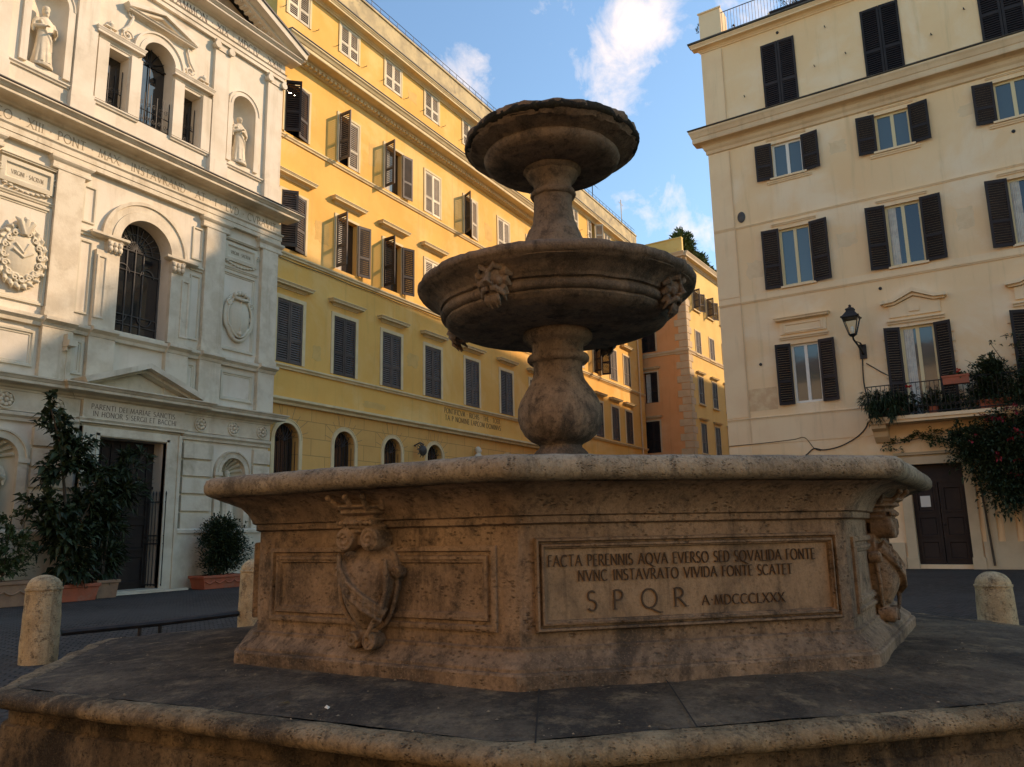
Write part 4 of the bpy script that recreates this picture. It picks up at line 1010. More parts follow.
b = MB(); b.box(.6, 1.7, .18, .22, .1, 2.9); b.build('door', M['wood'], RB)
b = MB(); b.box(-8.25, -3.2, -.07, 0, 0, .75); b.box(-1.2, 6, -.07, 0, 0, .75); b.build('plinth', M['quoin'], RB)
b = MB()
for k in range(3): b.box(-1.12 + .45 * k, -.84 + .45 * k, -.06, 0, .75, 3.3)
b.build('rendered_pier', M['quoin'], RB)
b = MB(); b.box(-7.84, -6.5, -.004, 0, 5.06, 5.8); b.build('faded_patch', M['rpatch'], RB)
b = MB()
for u, z in ((-6.75, 16.3), (-4.35, 16.6), (-3.35, 16.7), (-.85, 16.4), (.1, 16.9), (-3.9, 17.9)): b.tube([(u, 0, z), (u, -.1, z), (u + .03, -.12, z - .09)], .014, 5)
for u, z in ((-6.95, 6.6), (-5.45, 18.3), (.9, 12.55), (-3.1, 8.5)): b.lathe([(0, 0), (.05, 0), (.05, .03), (0, .03)], 12, 0, Matrix.Translation((u, 0, z)) @ Matrix.Rotation(R(90), 4, 'X'))
b.build('wall_hooks', M['iron'], RB)
b = MB(); b.box(-8.2, -7.4, .0, .8, 18.9, 20.1); b.run_ret([(.0, 20.1), (.04, 20.12), (.04, 20.17), (0, 20.18)], -8.2, -7.4, 0); b.box(-8.2, -7.4, 0.001, .8, 20.1, 20.18); b.build('terrace_pier', M['rband'], RB)
b = MB()
for k in range(120): b.tube([(-7.38 + .11 * k, .15, 18.9), (-7.38 + .11 * k, .15, 20.0)], .009, 5)
for z in (18.98, 20.0): b.tube([(-7.4, .15, z), (5.9, .15, z)], .016, 6)
b.build('terrace_railing', M['iron'], RB)
b = MB(); b.box(-6.5, 6, 3.5, 59, 18.6, 21.6); b.build('added_shade_storey', M['rwall'], RB)  # unseen storey added so the shadow edge lands higher on the facades

for i, (u, z, w, h) in enumerate(((-6.9, 9.9, .35, .4), (-3.9, 10.3, .4, .3), (-3.9, 13.5, .35, .3), (-.6, 10.2, .3, .45), (-4.3, 2.4, .5, .8), (-6.3, 2.9, .8, .4), (-.1, 13.6, .4, .25))): plaster_patch(RB, u, z, w, h, 'patch_r', 50 + i)

# unseen neighbour added along the same side to shade the fountain
NB = empty('added_shade_building', nR * 26.1, ROT_R)
tag(NB, 'tall plain tan building added out of view beyond the balcony to shade the fountain', 'building')
mb = MB(); nh = [(u - .5, u + .5, z, z + 1.9) for u in (8, 11, 14, 17, 20, 23, 26, 29) for z in (1.2, 5, 8.8, 12.6, 16.4, 20)]
wall_sheet(mb, 6.02, 32, 0, 24.5, nh, .2); shell(mb, 6.02, 32, 0, 24.5, 26); mb.build('wall', M['farwall'], NB)
for a, c, z, z1 in nh: window(NB, (a + c) / 2, z, 1.0, 1.9, 0, 0, DK, sash=False, glass='glass_dark')
b = MB(); b.run(cornice_prof(24.0, 24.5, .5), 6.02, 32); b.build('cornice', M['rcornice'], NB)

# ------------------------------------------------------------------ orange building across the street
OB_c = Vector((50.823, 15.21, 0))
OB = empty('orange_building', OB_c, ROT_R)
tag(OB, 'orange and yellow building with stone quoins at the far end of the street', 'building')
oh = [(-3.3 + dx, -2.3 + dx, z, z1) for dx in (0, -4) for z, z1 in ((13.4, 15.2), (9.84, 11.95), (6.4, 8.55), (16.6, 18.0), (1, 3.4))]
mb = MB(); wall_sheet(mb, -14, 0, 0, 20.0, oh, .2); mb.build('wall', M['orange'], OB)
DRF = R(-4) - ROT_R
q = MB(); fh = []
for u in (2.05, 4.8, 7.6, 10.4, 13.2):
    for z, z1, w in ((16.4, 17.75, .55), (13.2, 14.85, .5), (9.7, 11.6, .5), (6.3, 8.35, .52), (1, 3.4, .5)): fh.append((u - w, u + w, z, z1))
wall_sheet(q, 0, 26, 0, 20.0, fh, .2)
sf = q.build('side_wall', M['farwall'], OB); sf.rotation_euler.z = DRF
q = MB()
for i in range(20):
    z = .3 + i * .98
    w_ = (.78, .5)[i % 2]; q.box(-w_, .012, -.03, .02, z, z + .9)
    q.box(-(.5, .74)[i % 2], .013, -.028, .02, z + .45 + .04, z + .9) if False else None
for i in range(40):
    z = .2 + i * .49; w_ = (.86, .58)[i % 2]
    q.v, q.f, q.m = q.v, q.f, q.m
    q.box(-w_, .03, -.045, -.001, z, z + .46)
q.v = [p for p in q.v]; 
q2 = MB()
for i in range(40):
    z = .2 + i * .49; w_ = (.86, .58)[i % 2]; q2.box(-w_, .02, -.045, -.0, z, z + .455)
q2.build('quoin', M['quoin'], OB)
q3 = MB()
for i in range(40):
    z = .2 + i * .49; w_ = (.5, .8)[i % 2]; q3.box(.0, w_, -.045, -.0, z, z + .455)
o_ = q3.build('quoin', M['quoin'], OB); o_.rotation_euler.z = DRF
for a, c, z, z1 in oh:
    s_ = (DK, 172, 30) if 9 < z < 10 else (DK, 0, 0)
    window(OB, (a + c) / 2, z, c - a, z1 - z, s_[1] if z > 9 and z < 10 else 0, 0, DK if not 9 < z < 10 else DK, surround='quoin', sw=.1, sash=False, glass='glass_dark', hood=((c - a) / 2 + .25, z1 + .15, z1 + .35, .2), hmat='quoin', curtain=(-.4, 0) if 9 < z < 10 else None)
for a, c, z, z1 in fh:
    o_ = window(OB, 0, z, c - a, z1 - z, 100 if z > 16 and a < 6 else 0, 150 if z > 16 and a < 6 else 0, TP, surround='cream', sw=.09, sash=False, glass='glass_dark', hood=((c - a) / 2 + .25, z1 + .15, z1 + .33, .2) if z < 12 else None, sill=True)
    v = Matrix.Rotation(DRF, 4, 'Z') @ Vector(((a + c) / 2, 0, z)); o_.location = v; o_.rotation_euler.z = DRF
for z0, z1, pj, nm in ((13.0, 13.3, .1, 'string_course'), (5.6, 5.85, .12, 'string_course')):
    b = MB(); b.run(string_prof(z0, z1, pj), -14, 0.05); b.build(nm, M['quoin'], OB)
    b = MB(); b.run(string_prof(z0, z1, pj), -.05, 26); o_ = b.build(nm, M['quoin'], OB); o_.rotation_euler.z = DRF
b = MB(); b.run(cornice_prof(19.45, 20.05, .5), -14, 0.3); b.build('cornice', M['quoin'], OB)
b = MB(); b.run(cornice_prof(19.452, 20.052, .5), -.3, 26); o_ = b.build('cornice', M['quoin'], OB); o_.rotation_euler.z = DRF
b = MB(); b.box(-14, 0, .1, .35, 20.02, 21.2); b.run([(.05, 21.2), (.05, 21.28), (.4, 21.28), (.4, 21.2)], -14, 0); b.build('parapet', M['farwall'], OB)
b = MB(); b.box(0, 26, .3, .55, 20.02, 20.5); o_ = b.build('parapet', M['farwall'], OB); o_.rotation_euler.z = DRF
b = MB(); b.box(-14, 0, .0, 26, 19.9, 20.0); b.build('roof', M['roof'], OB)

# ------------------------------------------------------------------ fountain
FC = Vector((5.3848, 2.6466, 0)); FT = R(20.7994) + PI
FO = empty('fountain', FC, FT)
tag(FO, 'old octagonal stone fountain with a carved basin and two stacked bowls on a baluster', 'fountain')
def octr(a, p):
    s = 0.0
    for k in range(8):
        c = math.cos(a - (k + .5) * PI / 4)
        if c > 0: s += c ** p
    return math.cos(PI / 8) * s ** (-1 / p)
def nzv(p, f, s): return noise.noise(Vector(p) * f + Vector((s, s * 1.7, -s)))
def oct_sweep(prof, n=192, amp=.006, freq=3.0, seed=0):
    """octagonal ring; profile of (corner radius, z, corner sharpness)"""
    mb = MB(); vs_ = []
    for R_, z, p in prof:
        for i in range(n):
            a = 2 * PI * i / n; r = R_ * octr(a, p); x, y = r * math.cos(a), r * math.sin(a)
            d = amp * (nzv((x, y, z), freq, seed) + .6 * nzv((x, y, z), freq * 3.1, seed + 5) + .35 * nzv((x, y, z), freq * 9, seed + 9))
            k = 1 + d / R_; vs_.append((x * k, y * k, z + d * .7))
    m = len(prof)
    mb.add(vs_, [(i * n + j, i * n + (j + 1) % n, (i + 1) * n + (j + 1) % n, (i + 1) * n + j) for i in range(m - 1) for j in range(n)])
    return mb
def dens(prof, step):
    out = [prof[0]]
    for a, c in zip(prof, prof[1:]):
        L = math.hypot(c[0] - a[0], c[1] - a[1]); n = max(1, int(L / step))
        out += [tuple(a[k] + (c[k] - a[k]) * i / n for k in range(len(a))) for i in range(1, n + 1)]
    return out
sh = 220
plinth = dens([(2.2, .55, sh), (2.41, .55, sh), (2.412, .628, sh), (2.404, .638, sh), (2.388, .641, sh), (2.386, .655, sh), (2.372, .668, sh), (2.34, .69, sh), (2.315, .712, sh), (2.31, .718, sh), (2.31, .732, sh), (2.29, .738, sh)], .012)
b = oct_sweep(plinth, 256, .005, 3, 1); b.build('plinth', M['basin'], FO, 32)
wall = dens([(2.287, .73, sh), (2.287, 1.30, sh)], .04)
b = oct_sweep(wall, 256, .003, 3, 2); BW = b.build('basin', M['basin'], FO, 32)
corn = dens([(2.285, 1.285, sh), (2.315, 1.295, sh), (2.315, 1.325, sh), (2.335, 1.332, sh), (2.34, 1.35, sh), (2.365, 1.385, 190), (2.41, 1.425, 150), (2.47, 1.455, 130), (2.53, 1.47, 120), (2.55, 1.474, 120)], .02)
b = oct_sweep(corn, 256, .004, 3, 3); b.build('basin_cornice', M['basin'], FO, 40)
rimp = dens([(2.5, 1.474, 150), (2.575, 1.482, 150), (2.608, 1.494, 140), (2.624, 1.514, 135), (2.626, 1.545, 135), (2.615, 1.57, 135), (2.59, 1.588, 135), (2.54, 1.596, 140), (2.2, 1.592, 140), (2.14, 1.565, 110), (2.1, 1.5, 110), (2.06, .9, 110)], .025)
b = oct_sweep(rimp, 320, .006, 4.5, 4); b.build('rim', M['rim'], FO, 50)
b = MB(); b.add([(2.1 * octr(2 * PI * i / 64, 100) * math.cos(2 * PI * i / 64), 2.1 * octr(2 * PI * i / 64, 100) * math.sin(2 * PI * i / 64), 1.38) for i in range(64)], [tuple(range(64))]); b.build('water', M['water'], FO)
AP = 2.287 * math.cos(PI / 8)
def faceT(k):
    """local frame of face k (0 = right of the front corner): x runs left to right seen from outside, -y outwards"""
    a = (k + .5) * PI / 4
    return Matrix.Rotation(a + PI / 2, 4, 'Z') @ Matrix.Translation((0, -AP, 0))
fprof = [(0, -.004), (0, .022), (.01, .032), (.024, .032), (.03, .006), (.044, .004), (.05, .030), (.064, .033), (.07, .022), (.078, .02), (.084, .004), (.087, -.004)]
for k in range(8):
    insc = k % 2 == 0
    z0, z1 = (.80, 1.225) if insc else (.80, 1.195)
    b = MB(); fu = .80 if insc else .76
    b.frame(-fu, fu, z0, z1, [(a_ * .62, p_) for a_, p_ in fprof] if insc else [(a_, p_ * .6) for a_, p_ in fprof], 0, faceT(k)); b.build('panel_moulding', M['basin'], BW, 40)
    if k == 0:
        T = faceT(k)
        b = MB(); b.box(-.75, .75, -.0045, .02, z0 + .048, z1 - .048, 0, T); b.build('inscription_tablet', M['tablet'], BW)
        inscription(BW, [('FACTA PERENNIS AQVA EVERSO SED SQVALIDA FONTE', -.03, 1.092, .052, -.008, 1.41), ('NVNC INSTAVRATO VIVIDA FONTE SCATET', -.025, 1.022, .05, -.008, 1.13)], M['letter'], T)
        inscription(BW, [('S', -.525, .888, .088, -.008, None), ('P', -.395, .888, .088, -.008, None), ('Q', -.235, .888, .088, -.008, None), ('R', -.08, .888, .088, -.008, None)], M['letter'], T)
        inscription(BW, [('A.MDCCCLXXX', .26, .89, .046, -.008, .45)], M['letter'], T)
def cartouche(k):
    T = faceT(k); b = MB()
    # shield: bulging egg, pointed below
    n, m = 28, 18; vs_ = []
    for i in range(m + 1):
        v = i / m; z = .775 + .43 * v
        w = .19 * math.sin(PI * min(1, (v * .62 + .06))) ** .75 * (1.0 if v < .85 else 1.0 - (v - .85) * 1.2); d = .155 * math.sin(PI * (v * .8 + .12)) ** .8
        for j in range(n + 1):
            t = PI * j / n; vs_.append((-w * math.cos(t), -d * math.sin(t) ** .8 + .01, z))
    b.add(vs_, [(i * (n + 1) + j, i * (n + 1) + j + 1, (i + 1) * (n + 1) + j + 1, (i + 1) * (n + 1) + j) for i in range(m) for j in range(n)] + [(i * (n + 1) + n, i * (n + 1), (i + 1) * (n + 1), (i + 1) * (n + 1) + n) for i in range(m)] + [tuple(range(n + 1)), tuple(range(m * (n + 1), (m + 1) * (n + 1)))], 0, T)
    # diagonal band with letters in relief
    band = [(-.165, -.085, 1.13), (-.11, -.14, 1.06), (-.03, -.168, .99), (.06, -.16, .925), (.14, -.105, .865)]
    b.tube([(x, y + .028, z) for x, y, z in band], .034, 8, 0, T)
    for dz in (.032, -.032): b.tube([(x, y, z + dz) for x, y, z in band], .011, 7, 0, T)
    for i in range(7):
        t = .5 + i * .5; j = min(3, int(t)); f = t - j; p = [band[j][c] * (1 - f) + band[j + 1][c] * f for c in range(3)]
        b.box(p[0] - .012, p[0] + .012, p[1] - .008, p[1] + .02, p[2] - .018, p[2] + .018, 0, T)
    # raised border following the shield, volutes on round discs
    for q in (-1, 1):
        b.tube([(q * w_, -.03 - .02 * (1 - abs(i_ - 4) / 4), z_) for i_, (w_, z_) in enumerate([(.10, 1.2), (.165, 1.15), (.188, 1.08), (.192, 1.0), (.18, .93), (.155, .87), (.115, .82), (.06, .785), (.02, .77)])], .0125, 8, 0, T)
        b.lathe([(0, -.12), (.058, -.12), (.062, -.1), (.055, .0), (0, .0)], 20, 0, T @ Matrix.Translation((q * .082, -.06, 1.235)) @ Matrix.Rotation(R(-90), 4, 'X') @ Matrix.Scale(1, 4) if False else T @ Matrix.Translation((q * .082, -.02, 1.235)) @ Matrix.Rotation(R(-90), 4, 'X'))
        b.spiral((q * .082, -.142, 1.235), .055, 1.8, .0105, q, 30, mi=0, T=T)
        b.lathe([(0, -.09), (.042, -.09), (.045, -.07), (.04, .0), (0, .0)], 18, 0, T @ Matrix.Translation((q * .055, -.01, .735)) @ Matrix.Rotation(R(-90), 4, 'X'))
        b.spiral((q * .055, -.104, .735), .04, 1.6, .009, -q, 24, mi=0, T=T)
        b.lathe([(0, -.06), (.03, -.06), (.032, -.05), (.03, .0), (0, .0)], 14, 0, T @ Matrix.Translation((q * .195, -.005, 1.07)) @ Matrix.Rotation(R(-90), 4, 'X'))
        b.spiral((q * .195, -.07, 1.07), .028, 1.4, .007, q, 18, mi=0, T=T)
    b.tube([(.15, -.09, 1.14), (.165, -.1, 1.05), (.16, -.1, .96), (.13, -.11, .88), (.085, -.115, .81), (.05, -.11, .76)], [.008, .016, .013, .016, .013, .01], 8, 0, T)
    b.box(-.085, .085, -.1, .0, 1.205, 1.262, 0, T); b.box(-.055, .055, -.07, .0, .715, .775, 0, T)
    # coronet under the rim
    for j, (z, w, d) in enumerate(((1.275, .115, .12), (1.30, .13, .135), (1.335, .125, .14), (1.37, .14, .16), (1.40, .145, .18))):
        b.ball((-.015, -d * .35, z), w, d * .8, .022, 18, 8, 0, T)
    b.box(-.115, .085, -.11, .02, 1.27, 1.40, 0, T)
    for x, y, lean in ((-.16, -.11, -.12), (-.09, -.18, -.05), (.0, -.2, .0), (.075, -.18, .02), (.125, -.11, .03)):
        b.tube([(x, y * .8, 1.39), (x + lean * .5, y, 1.42), (x + lean, y * 1.1, 1.44)], [.018, .014, .011], 8, 0, T); b.ball((x + lean, y * 1.12, 1.445), .018, .018, .017, 10, 7, 0, T)
    for i in range(9): b.ball((-.125 + .0275 * i, -.14 - .02 * math.cos((i - 4) * .4), 1.318), .014, .014, .014, 8, 6, 0, T)
    o = b.build('coat_of_arms', M['basin'], FO); remesh(o, .0048, 0)
for k in (1, 3, 5, 7): cartouche(k)
def lathe_noise(prof, step, seg, amp, freq, seed, rag=None):
    prof = dens(prof, step); mb = MB(); vs_ = []
    for r, z in prof:
        for i in range(seg):
            a = 2 * PI * i / seg; x, y = r * math.cos(a), r * math.sin(a)
            d = amp * (nzv((x, y, z), freq, seed) + .6 * nzv((x, y, z), freq * 2.7, seed + 3) + .4 * nzv((x, y, z), freq * 7, seed + 7))
            if rag and r > rag[0] and z > rag[1]: d += rag[2] * (nzv((x, y, z), 9, seed + 11) + .7 * nzv((x, y, z), 23, seed + 13))
            k = 1 + d / max(r, .08); vs_.append((x * k, y * k, z + d * .8))
    m = len(prof)
    mb.add(vs_, [(i * seg + j, i * seg + (j + 1) % seg, (i + 1) * seg + (j + 1) % seg, (i + 1) * seg + j) for i in range(m - 1) for j in range(seg)] + [tuple(range(seg)), tuple(range((m - 1) * seg, m * seg))])
    return mb
st1 = [(.34, 1.3), (.34, 1.66), (.30, 1.72), (.24, 1.76), (.235, 1.80), (.215, 1.81), (.205, 1.84), (.185, 1.862), (.165, 1.88), (.16, 1.895), (.175, 1.91), (.225, 1.935), (.275, 1.98), (.31, 2.04), (.327, 2.11), (.322, 2.18), (.30, 2.245), (.265, 2.31), (.225, 2.37), (.198, 2.43), (.19, 2.48),
       (.192, 2.52), (.20, 2.535), (.225, 2.542), (.24, 2.56), (.242, 2.58), (.232, 2.598), (.21, 2.605), (.20, 2.63), (.198, 2.67), (.21, 2.69), (.245, 2.705), (.268, 2.73), (.272, 2.76), (.262, 2.785), (.24, 2.80)]
b = lathe_noise(st1, .02, 72, .006, 5, 20); b.build('baluster', M['stem'], FO, 45)
bw1 = [(.2, 2.79), (.45, 2.785), (.65, 2.79), (.78, 2.81), (.85, 2.838), (.872, 2.865), (.868, 2.882), (.885, 2.886), (.907, 2.898), (.914, 2.918), (.907, 2.938), (.89, 2.944), (.89, 2.958), (.90, 2.962), (.915, 2.965), (.922, 2.978), (.925, 2.988), (.93, 2.992), (.945, 3.008), (.975, 3.035), (1.02, 3.058), (1.055, 3.07), (1.06, 3.08), (1.075, 3.086), (1.088, 3.102), (1.09, 3.125), (1.08, 3.15), (1.06, 3.162), (1.02, 3.165), (.96, 3.14), (.8, 3.05), (.5, 2.97), (.3, 2.95)]
b = lathe_noise(bw1, .022, 144, .006, 5, 30, (1.04, 3.07, .008)); BL = b.build('lower_bowl', M['bowl'], FO, 45)
def mask(phi):
    """bearded lion-like face on the bowl"""
    a = PI + 0 if False else phi
    T = Matrix.Rotation(a + PI / 2, 4, 'Z') @ Matrix.Translation((0, -.912, 2.985)) @ Matrix.Rotation(R(14), 4, 'X') @ Matrix.Diagonal((1.0, 1.0, 1.2, 1))
    b = MB()
    b.ball((0, .01, .0), .098, .105, .13, 18, 12, 0, T); b.ball((0, -.05, -.075), .06, .04, .05, 12, 8, 0, T)
    b.tube([(0, -.085, .05), (0, -.112, .0), (0, -.135, -.03)], [.014, .02, .028], 8, 0, T)
    for q in (-1, 1):
        b.tube([(q * .09, -.045, .045), (q * .05, -.095, .07), (q * .014, -.09, .045)], [.014, .022, .016], 7, 0, T)
        b.ball((q * .04, -.07, .03), .015, .014, .01, 8, 6, 0, T); b.ball((q * .058, -.07, -.022), .03, .028, .026, 10, 7, 0, T); b.ball((q * .024, -.112, -.034), .016, .018, .013, 8, 6, 0, T)
        b.tube([(q * .008, -.11, -.06), (q * .045, -.098, -.062), (q * .085, -.06, -.1), (q * .08, -.03, -.14)], [.016, .02, .016, .006], 7, 0, T)
        for j in range(6):
            t = R(15 + j * 24); b.tube([(q * .075 * math.sin(t), -.035, .095 * math.cos(t) + .02), (q * .115 * math.sin(t), -.045, .12 * math.cos(t) + .02), (q * (.135 + .008 * (j % 2)) * math.sin(t + .12), -.015, .14 * math.cos(t + .12) + .01)], [.03, .026, .014], 7, 0, T)
    b.ball((0, -.082, -.082), .024, .014, .009, 8, 6, 0, T)
    for j in range(5): b.tube([(-.04 + .02 * j, -.085, -.095), (-.05 + .025 * j, -.085, -.125), (-.045 + .0225 * j, -.06, -.165 - .012 * (j % 2))], [.015, .015, .005], 7, 0, T)
    o = b.build('mask', M['bowl'], BL); remesh(o, .0045)
VIEW = math.atan2(-FC.y, -FC.x) - FT
for d in (-27, 63, 153, 243): mask(VIEW + R(d))
st2 = [(.34, 2.96), (.36, 3.1), (.33, 3.28), (.28, 3.42), (.24, 3.54), (.215, 3.60), (.19, 3.65), (.172, 3.70), (.16, 3.77), (.153, 3.84), (.152, 3.89), (.158, 3.91), (.178, 3.918), (.186, 3.935), (.18, 3.952), (.162, 3.96), (.155, 3.98), (.154, 4.02), (.162, 4.05), (.19, 4.07), (.205, 4.095), (.205, 4.115), (.22, 4.125), (.235, 4.14), (.235, 4.16)]
b = lathe_noise(st2, .02, 64, .008, 6, 40); b.build('upper_stem', M['bowl'], FO, 45)
bw2 = [(.15, 4.15), (.3, 4.145), (.42, 4.155), (.5, 4.175), (.542, 4.205), (.553, 4.235), (.545, 4.252), (.535, 4.262), (.55, 4.27), (.59, 4.282), (.635, 4.297), (.665, 4.305), (.67, 4.315), (.695, 4.325), (.708, 4.345), (.710, 4.37), (.70, 4.39), (.67, 4.40), (.62, 4.395), (.5, 4.33), (.3, 4.25), (.1, 4.24)]
b = lathe_noise(bw2, .02, 144, .006, 6, 50, (.6, 4.29, .017)); b.build('upper_bowl', M['bowl'], FO, 50)
cr = [(.672, 4.318), (.695, 4.325), (.711, 4.338), (.714, 4.358), (.708, 4.378), (.69, 4.394), (.62, 4.396), (.58, 4.38)]
b = lathe_noise(cr, .012, 200, .008, 7, 60, (.6, 4.3, .010)); b.build('bowl_lip_crust', M['crust'], FO, 60)

# stepped platform under the fountain
PF = empty('stone_platform', FC, FT)
tag(PF, 'low octagonal stone platform with a worn rounded lip under the fountain', 'platform')
PLAT = [(-17.9, 2.99), (21.75, 2.965), (-67.0, 3.40), (-131, 2.46), (-175, 3.1), (155, 3.1), (113.6, 3.2), (68, 3.3)]   # bearing and distance of each edge
def platr(a, p):
    s = 0.0
    for g, d in PLAT:
        c = math.cos(a - R(g)) / d
        if c > 0: s += c ** p
    return s ** (-1 / p)
def plat_sweep(prof, n, amp, freq, seed):
    """ring that follows the platform's outline; profile of (fraction of the outline, offset, z, sharpness)"""
    mb = MB(); vs_ = []
    for f_, off, z, p in prof:
        for i in range(n):
            a = 2 * PI * i / n; r = f_ * platr(a, p) + off; x, y = r * math.cos(a), r * math.sin(a)
            d = amp * (nzv((x, y, z), freq, seed) + .6 * nzv((x, y, z), freq * 3.1, seed + 5) + .4 * nzv((x, y, z), freq * 9, seed + 9)); k = 1 + d / r
            vs_.append((x * k, y * k, z + d * .7))
    m = len(prof)
    mb.add(vs_, [(i * n + j, i * n + (j + 1) % n, (i + 1) * n + (j + 1) % n, (i + 1) * n + j) for i in range(m - 1) for j in range(n)])
    return mb
pr = dens([(.55, 0, .582, 200), (.78, 0, .57, 200), (.88, 0, .548, 200), (1, -.12, .522, 150)], .04)
b = plat_sweep(pr, 320, .009, 2.2, 70); b.build('platform_top', M['slab'], PF, 60)
lp = dens([(1, -.14, .506, 150), (1, -.11, .522, 140), (1, -.05, .52, 130), (1, -.01, .508, 120), (1, .012, .49, 120), (1, .014, .468, 120), (1, .0, .447, 120), (1, -.035, .435, 130), (1, -.10, .43, 140)], .018)
b = plat_sweep(lp, 400, .012, 4.5, 71); b.build('lip', M['lip'], PF, 60)
rp = dens([(1, -.085, .445, 140), (1, -.085, .36, 140), (1, -.06, .35, 140), (1, -.04, .0, 140), (1, -.04, -.05, 140)], .05)
b = plat_sweep(rp, 300, .012, 4, 72); b.build('riser', M['riser'], PF, 60)
for j, g in enumerate((-84, -62, -43, -24, 2, 17, 38, 60, 84, 103, 130)):
    a = R(g); c_, s_ = math.cos(a), math.sin(a); r0, r1 = 2.2, platr(a, 150) - .06; wd = .0035; tw = .06 * ((j * 7) % 5 - 2)
    P = [(r0 + (r1 - r0) * t / 8, .574 - (max(0, r0 + (r1 - r0) * t / 8 - .78 * platr(a, 150)) * .075)) for t in range(9)]
    vs_ = []
    for i_, (r, z) in enumerate(P): q_ = tw * i_ / 8; vs_ += [(r * c_ - (q_ + wd) * s_, r * s_ + (q_ + wd) * c_, z + .004), (r * c_ - (q_ - wd) * s_, r * s_ + (q_ - wd) * c_, z + .004)]
    b = MB(); b.add(vs_, [(2 * i_, 2 * i_ + 1, 2 * i_ + 3, 2 * i_ + 2) for i_ in range(8)]); b.build('slab_joint', M['joint'], PF, recalc=False)
#@@PART4
# ------------------------------------------------------------------ bollards and the iron bar between them
def bollard(loc, h, r, label):
    p = [(r * 1.0, -.05), (r * 1.02, .2), (r * .985, h * .5), (r * .95, h - r * .95), (r * .95, h - r * .88), (r * 1.0, h - r * .86), (r * 1.0, h - r * .76), (r * .92, h - r * .74), (r * .92, h - r * .7)]
    p += [(r * .92 * math.cos(R(a)), h - r * .7 + r * .7 * math.sin(R(a))) for a in range(6, 90, 7)]
    b = lathe_noise(p, .025, 56, .0045, 6, loc[0] * 3 + 1)
    o = b.build('bollard', M['bollard'], None, 50, loc); return tag(o, label, 'bollard', 'stone bollards round the fountain')
def gp(az_px, dist):
    """ground point on the bearing of an image column"""
    d = fw + r2 * ((az_px - 512) / FPX); v = Vector((d.x, d.y, 0)).normalized() * dist; return (v.x, v.y, 0)
B1, B2, B3 = (5.047, 8.72, 0), (7.217, 7.899, 0), (10.199, -.146, 0)
bollard(B1, .91, .182, 'pitted stone bollard standing left of the iron bar, in front of the shrubs')
bollard(B2, 1.0, .185, 'stone bollard half hidden by the basin at the right end of the iron bar')
bollard(B3, .74, .186, 'short orange tinted stone bollard in front of the corner building')
a, c = Vector(B1), Vector(B2); d = (c - a).normalized(); b = MB()
b.tube([a + d * .2 + Vector((0, 0, .29)), a + (c - a) * .5 + Vector((0, 0, .305)), c - d * .2 + Vector((0, 0, .345))], .036, 8)
for q in (-.11, .11):
    m_ = a + (c - a) * .475 + d * q; b.tube([m_ + Vector((0, 0, -.02)), m_ + Vector((0, 0, .28))], .022, 8)
tag(b.build('iron_bar', M['iron'], None, 40), 'low black iron bar on two short legs between the two left bollards', 'railing')

# ------------------------------------------------------------------ planters
def planter(name, x0, x1, y0, y1, h, mat, label, group='terracotta planters by the church'):
    o = empty(name, ((x0 + x1) / 2, (y0 + y1) / 2, 0)); w, d = (x1 - x0) / 2, (y1 - y0) / 2
    b = MB(); t = .04
    k = .9
    vs_ = [(-w * k, -d * k, 0.0), (w * k, -d * k, 0), (w * k, d * k, 0), (-w * k, d * k, 0), (-w, -d, h - .07), (w, -d, h - .07), (w, d, h - .07), (-w, d, h - .07),
           (-w - .03, -d - .03, h - .07), (w + .03, -d - .03, h - .07), (w + .03, d + .03, h - .07), (-w - .03, d + .03, h - .07), (-w - .03, -d - .03, h), (w + .03, -d - .03, h), (w + .03, d + .03, h), (-w - .03, d + .03, h),
           (-w + t, -d + t, h), (w - t, -d + t, h), (w - t, d - t, h), (-w + t, d - t, h), (-w + t, -d + t, h - .1), (w - t, -d + t, h - .1), (w - t, d - t, h - .1), (-w + t, d - t, h - .1)]
    fs = [(0, 1, 2, 3)] + [(4 * i + j, 4 * i + (j + 1) % 4, 4 * i + 4 + (j + 1) % 4, 4 * i + 4 + j) for i in range(5) for j in range(4)]
    b.add(vs_, fs); pl = b.build('box', mat, o); bv = pl.modifiers.new('b', 'BEVEL'); bv.width = .012; bv.segments = 2; bv.limit_method = 'ANGLE'
    b = MB(); b.add([(-w + t, -d + t, h - .085), (w - t, -d + t, h - .085), (w - t, d - t, h - .085), (-w + t, d - t, h - .085)], [(0, 1, 2, 3)]); b.build('soil', M['bark'], o)
    if x1 - x0 > 1:
        b = MB()
        for q in range(4): b.tube([(-w * .94 + q * w * .47 + j * w * .047, -d * .97 - .012, h * .62 - .07 * math.sin(PI * j / 10)) for j in range(11)], .018, 6)
        b.build('garland', mat, o, 50)
    return tag(o, label, 'planter', group)
planter('planter', 8.55, 9.85, 16.75, 17.3, .5, M['clay'], 'dull clay planter under the small shrub at the left edge of the photo')
planter('planter', 9.95, 10.9, 16.75, 17.35, .36, M['terracotta'], 'bright red terracotta planter holding the tall glossy tree beside the church door')
planter('planter', 13.82, 15.12, 16.95, 17.5, .34, M['terracotta'], 'long red terracotta planter with garlands under the round bush')
planter('planter', 10.98, 11.5, 16.95, 17.5, .4, M['clay'], 'small dull clay pot in front of the left jamb of the church door')

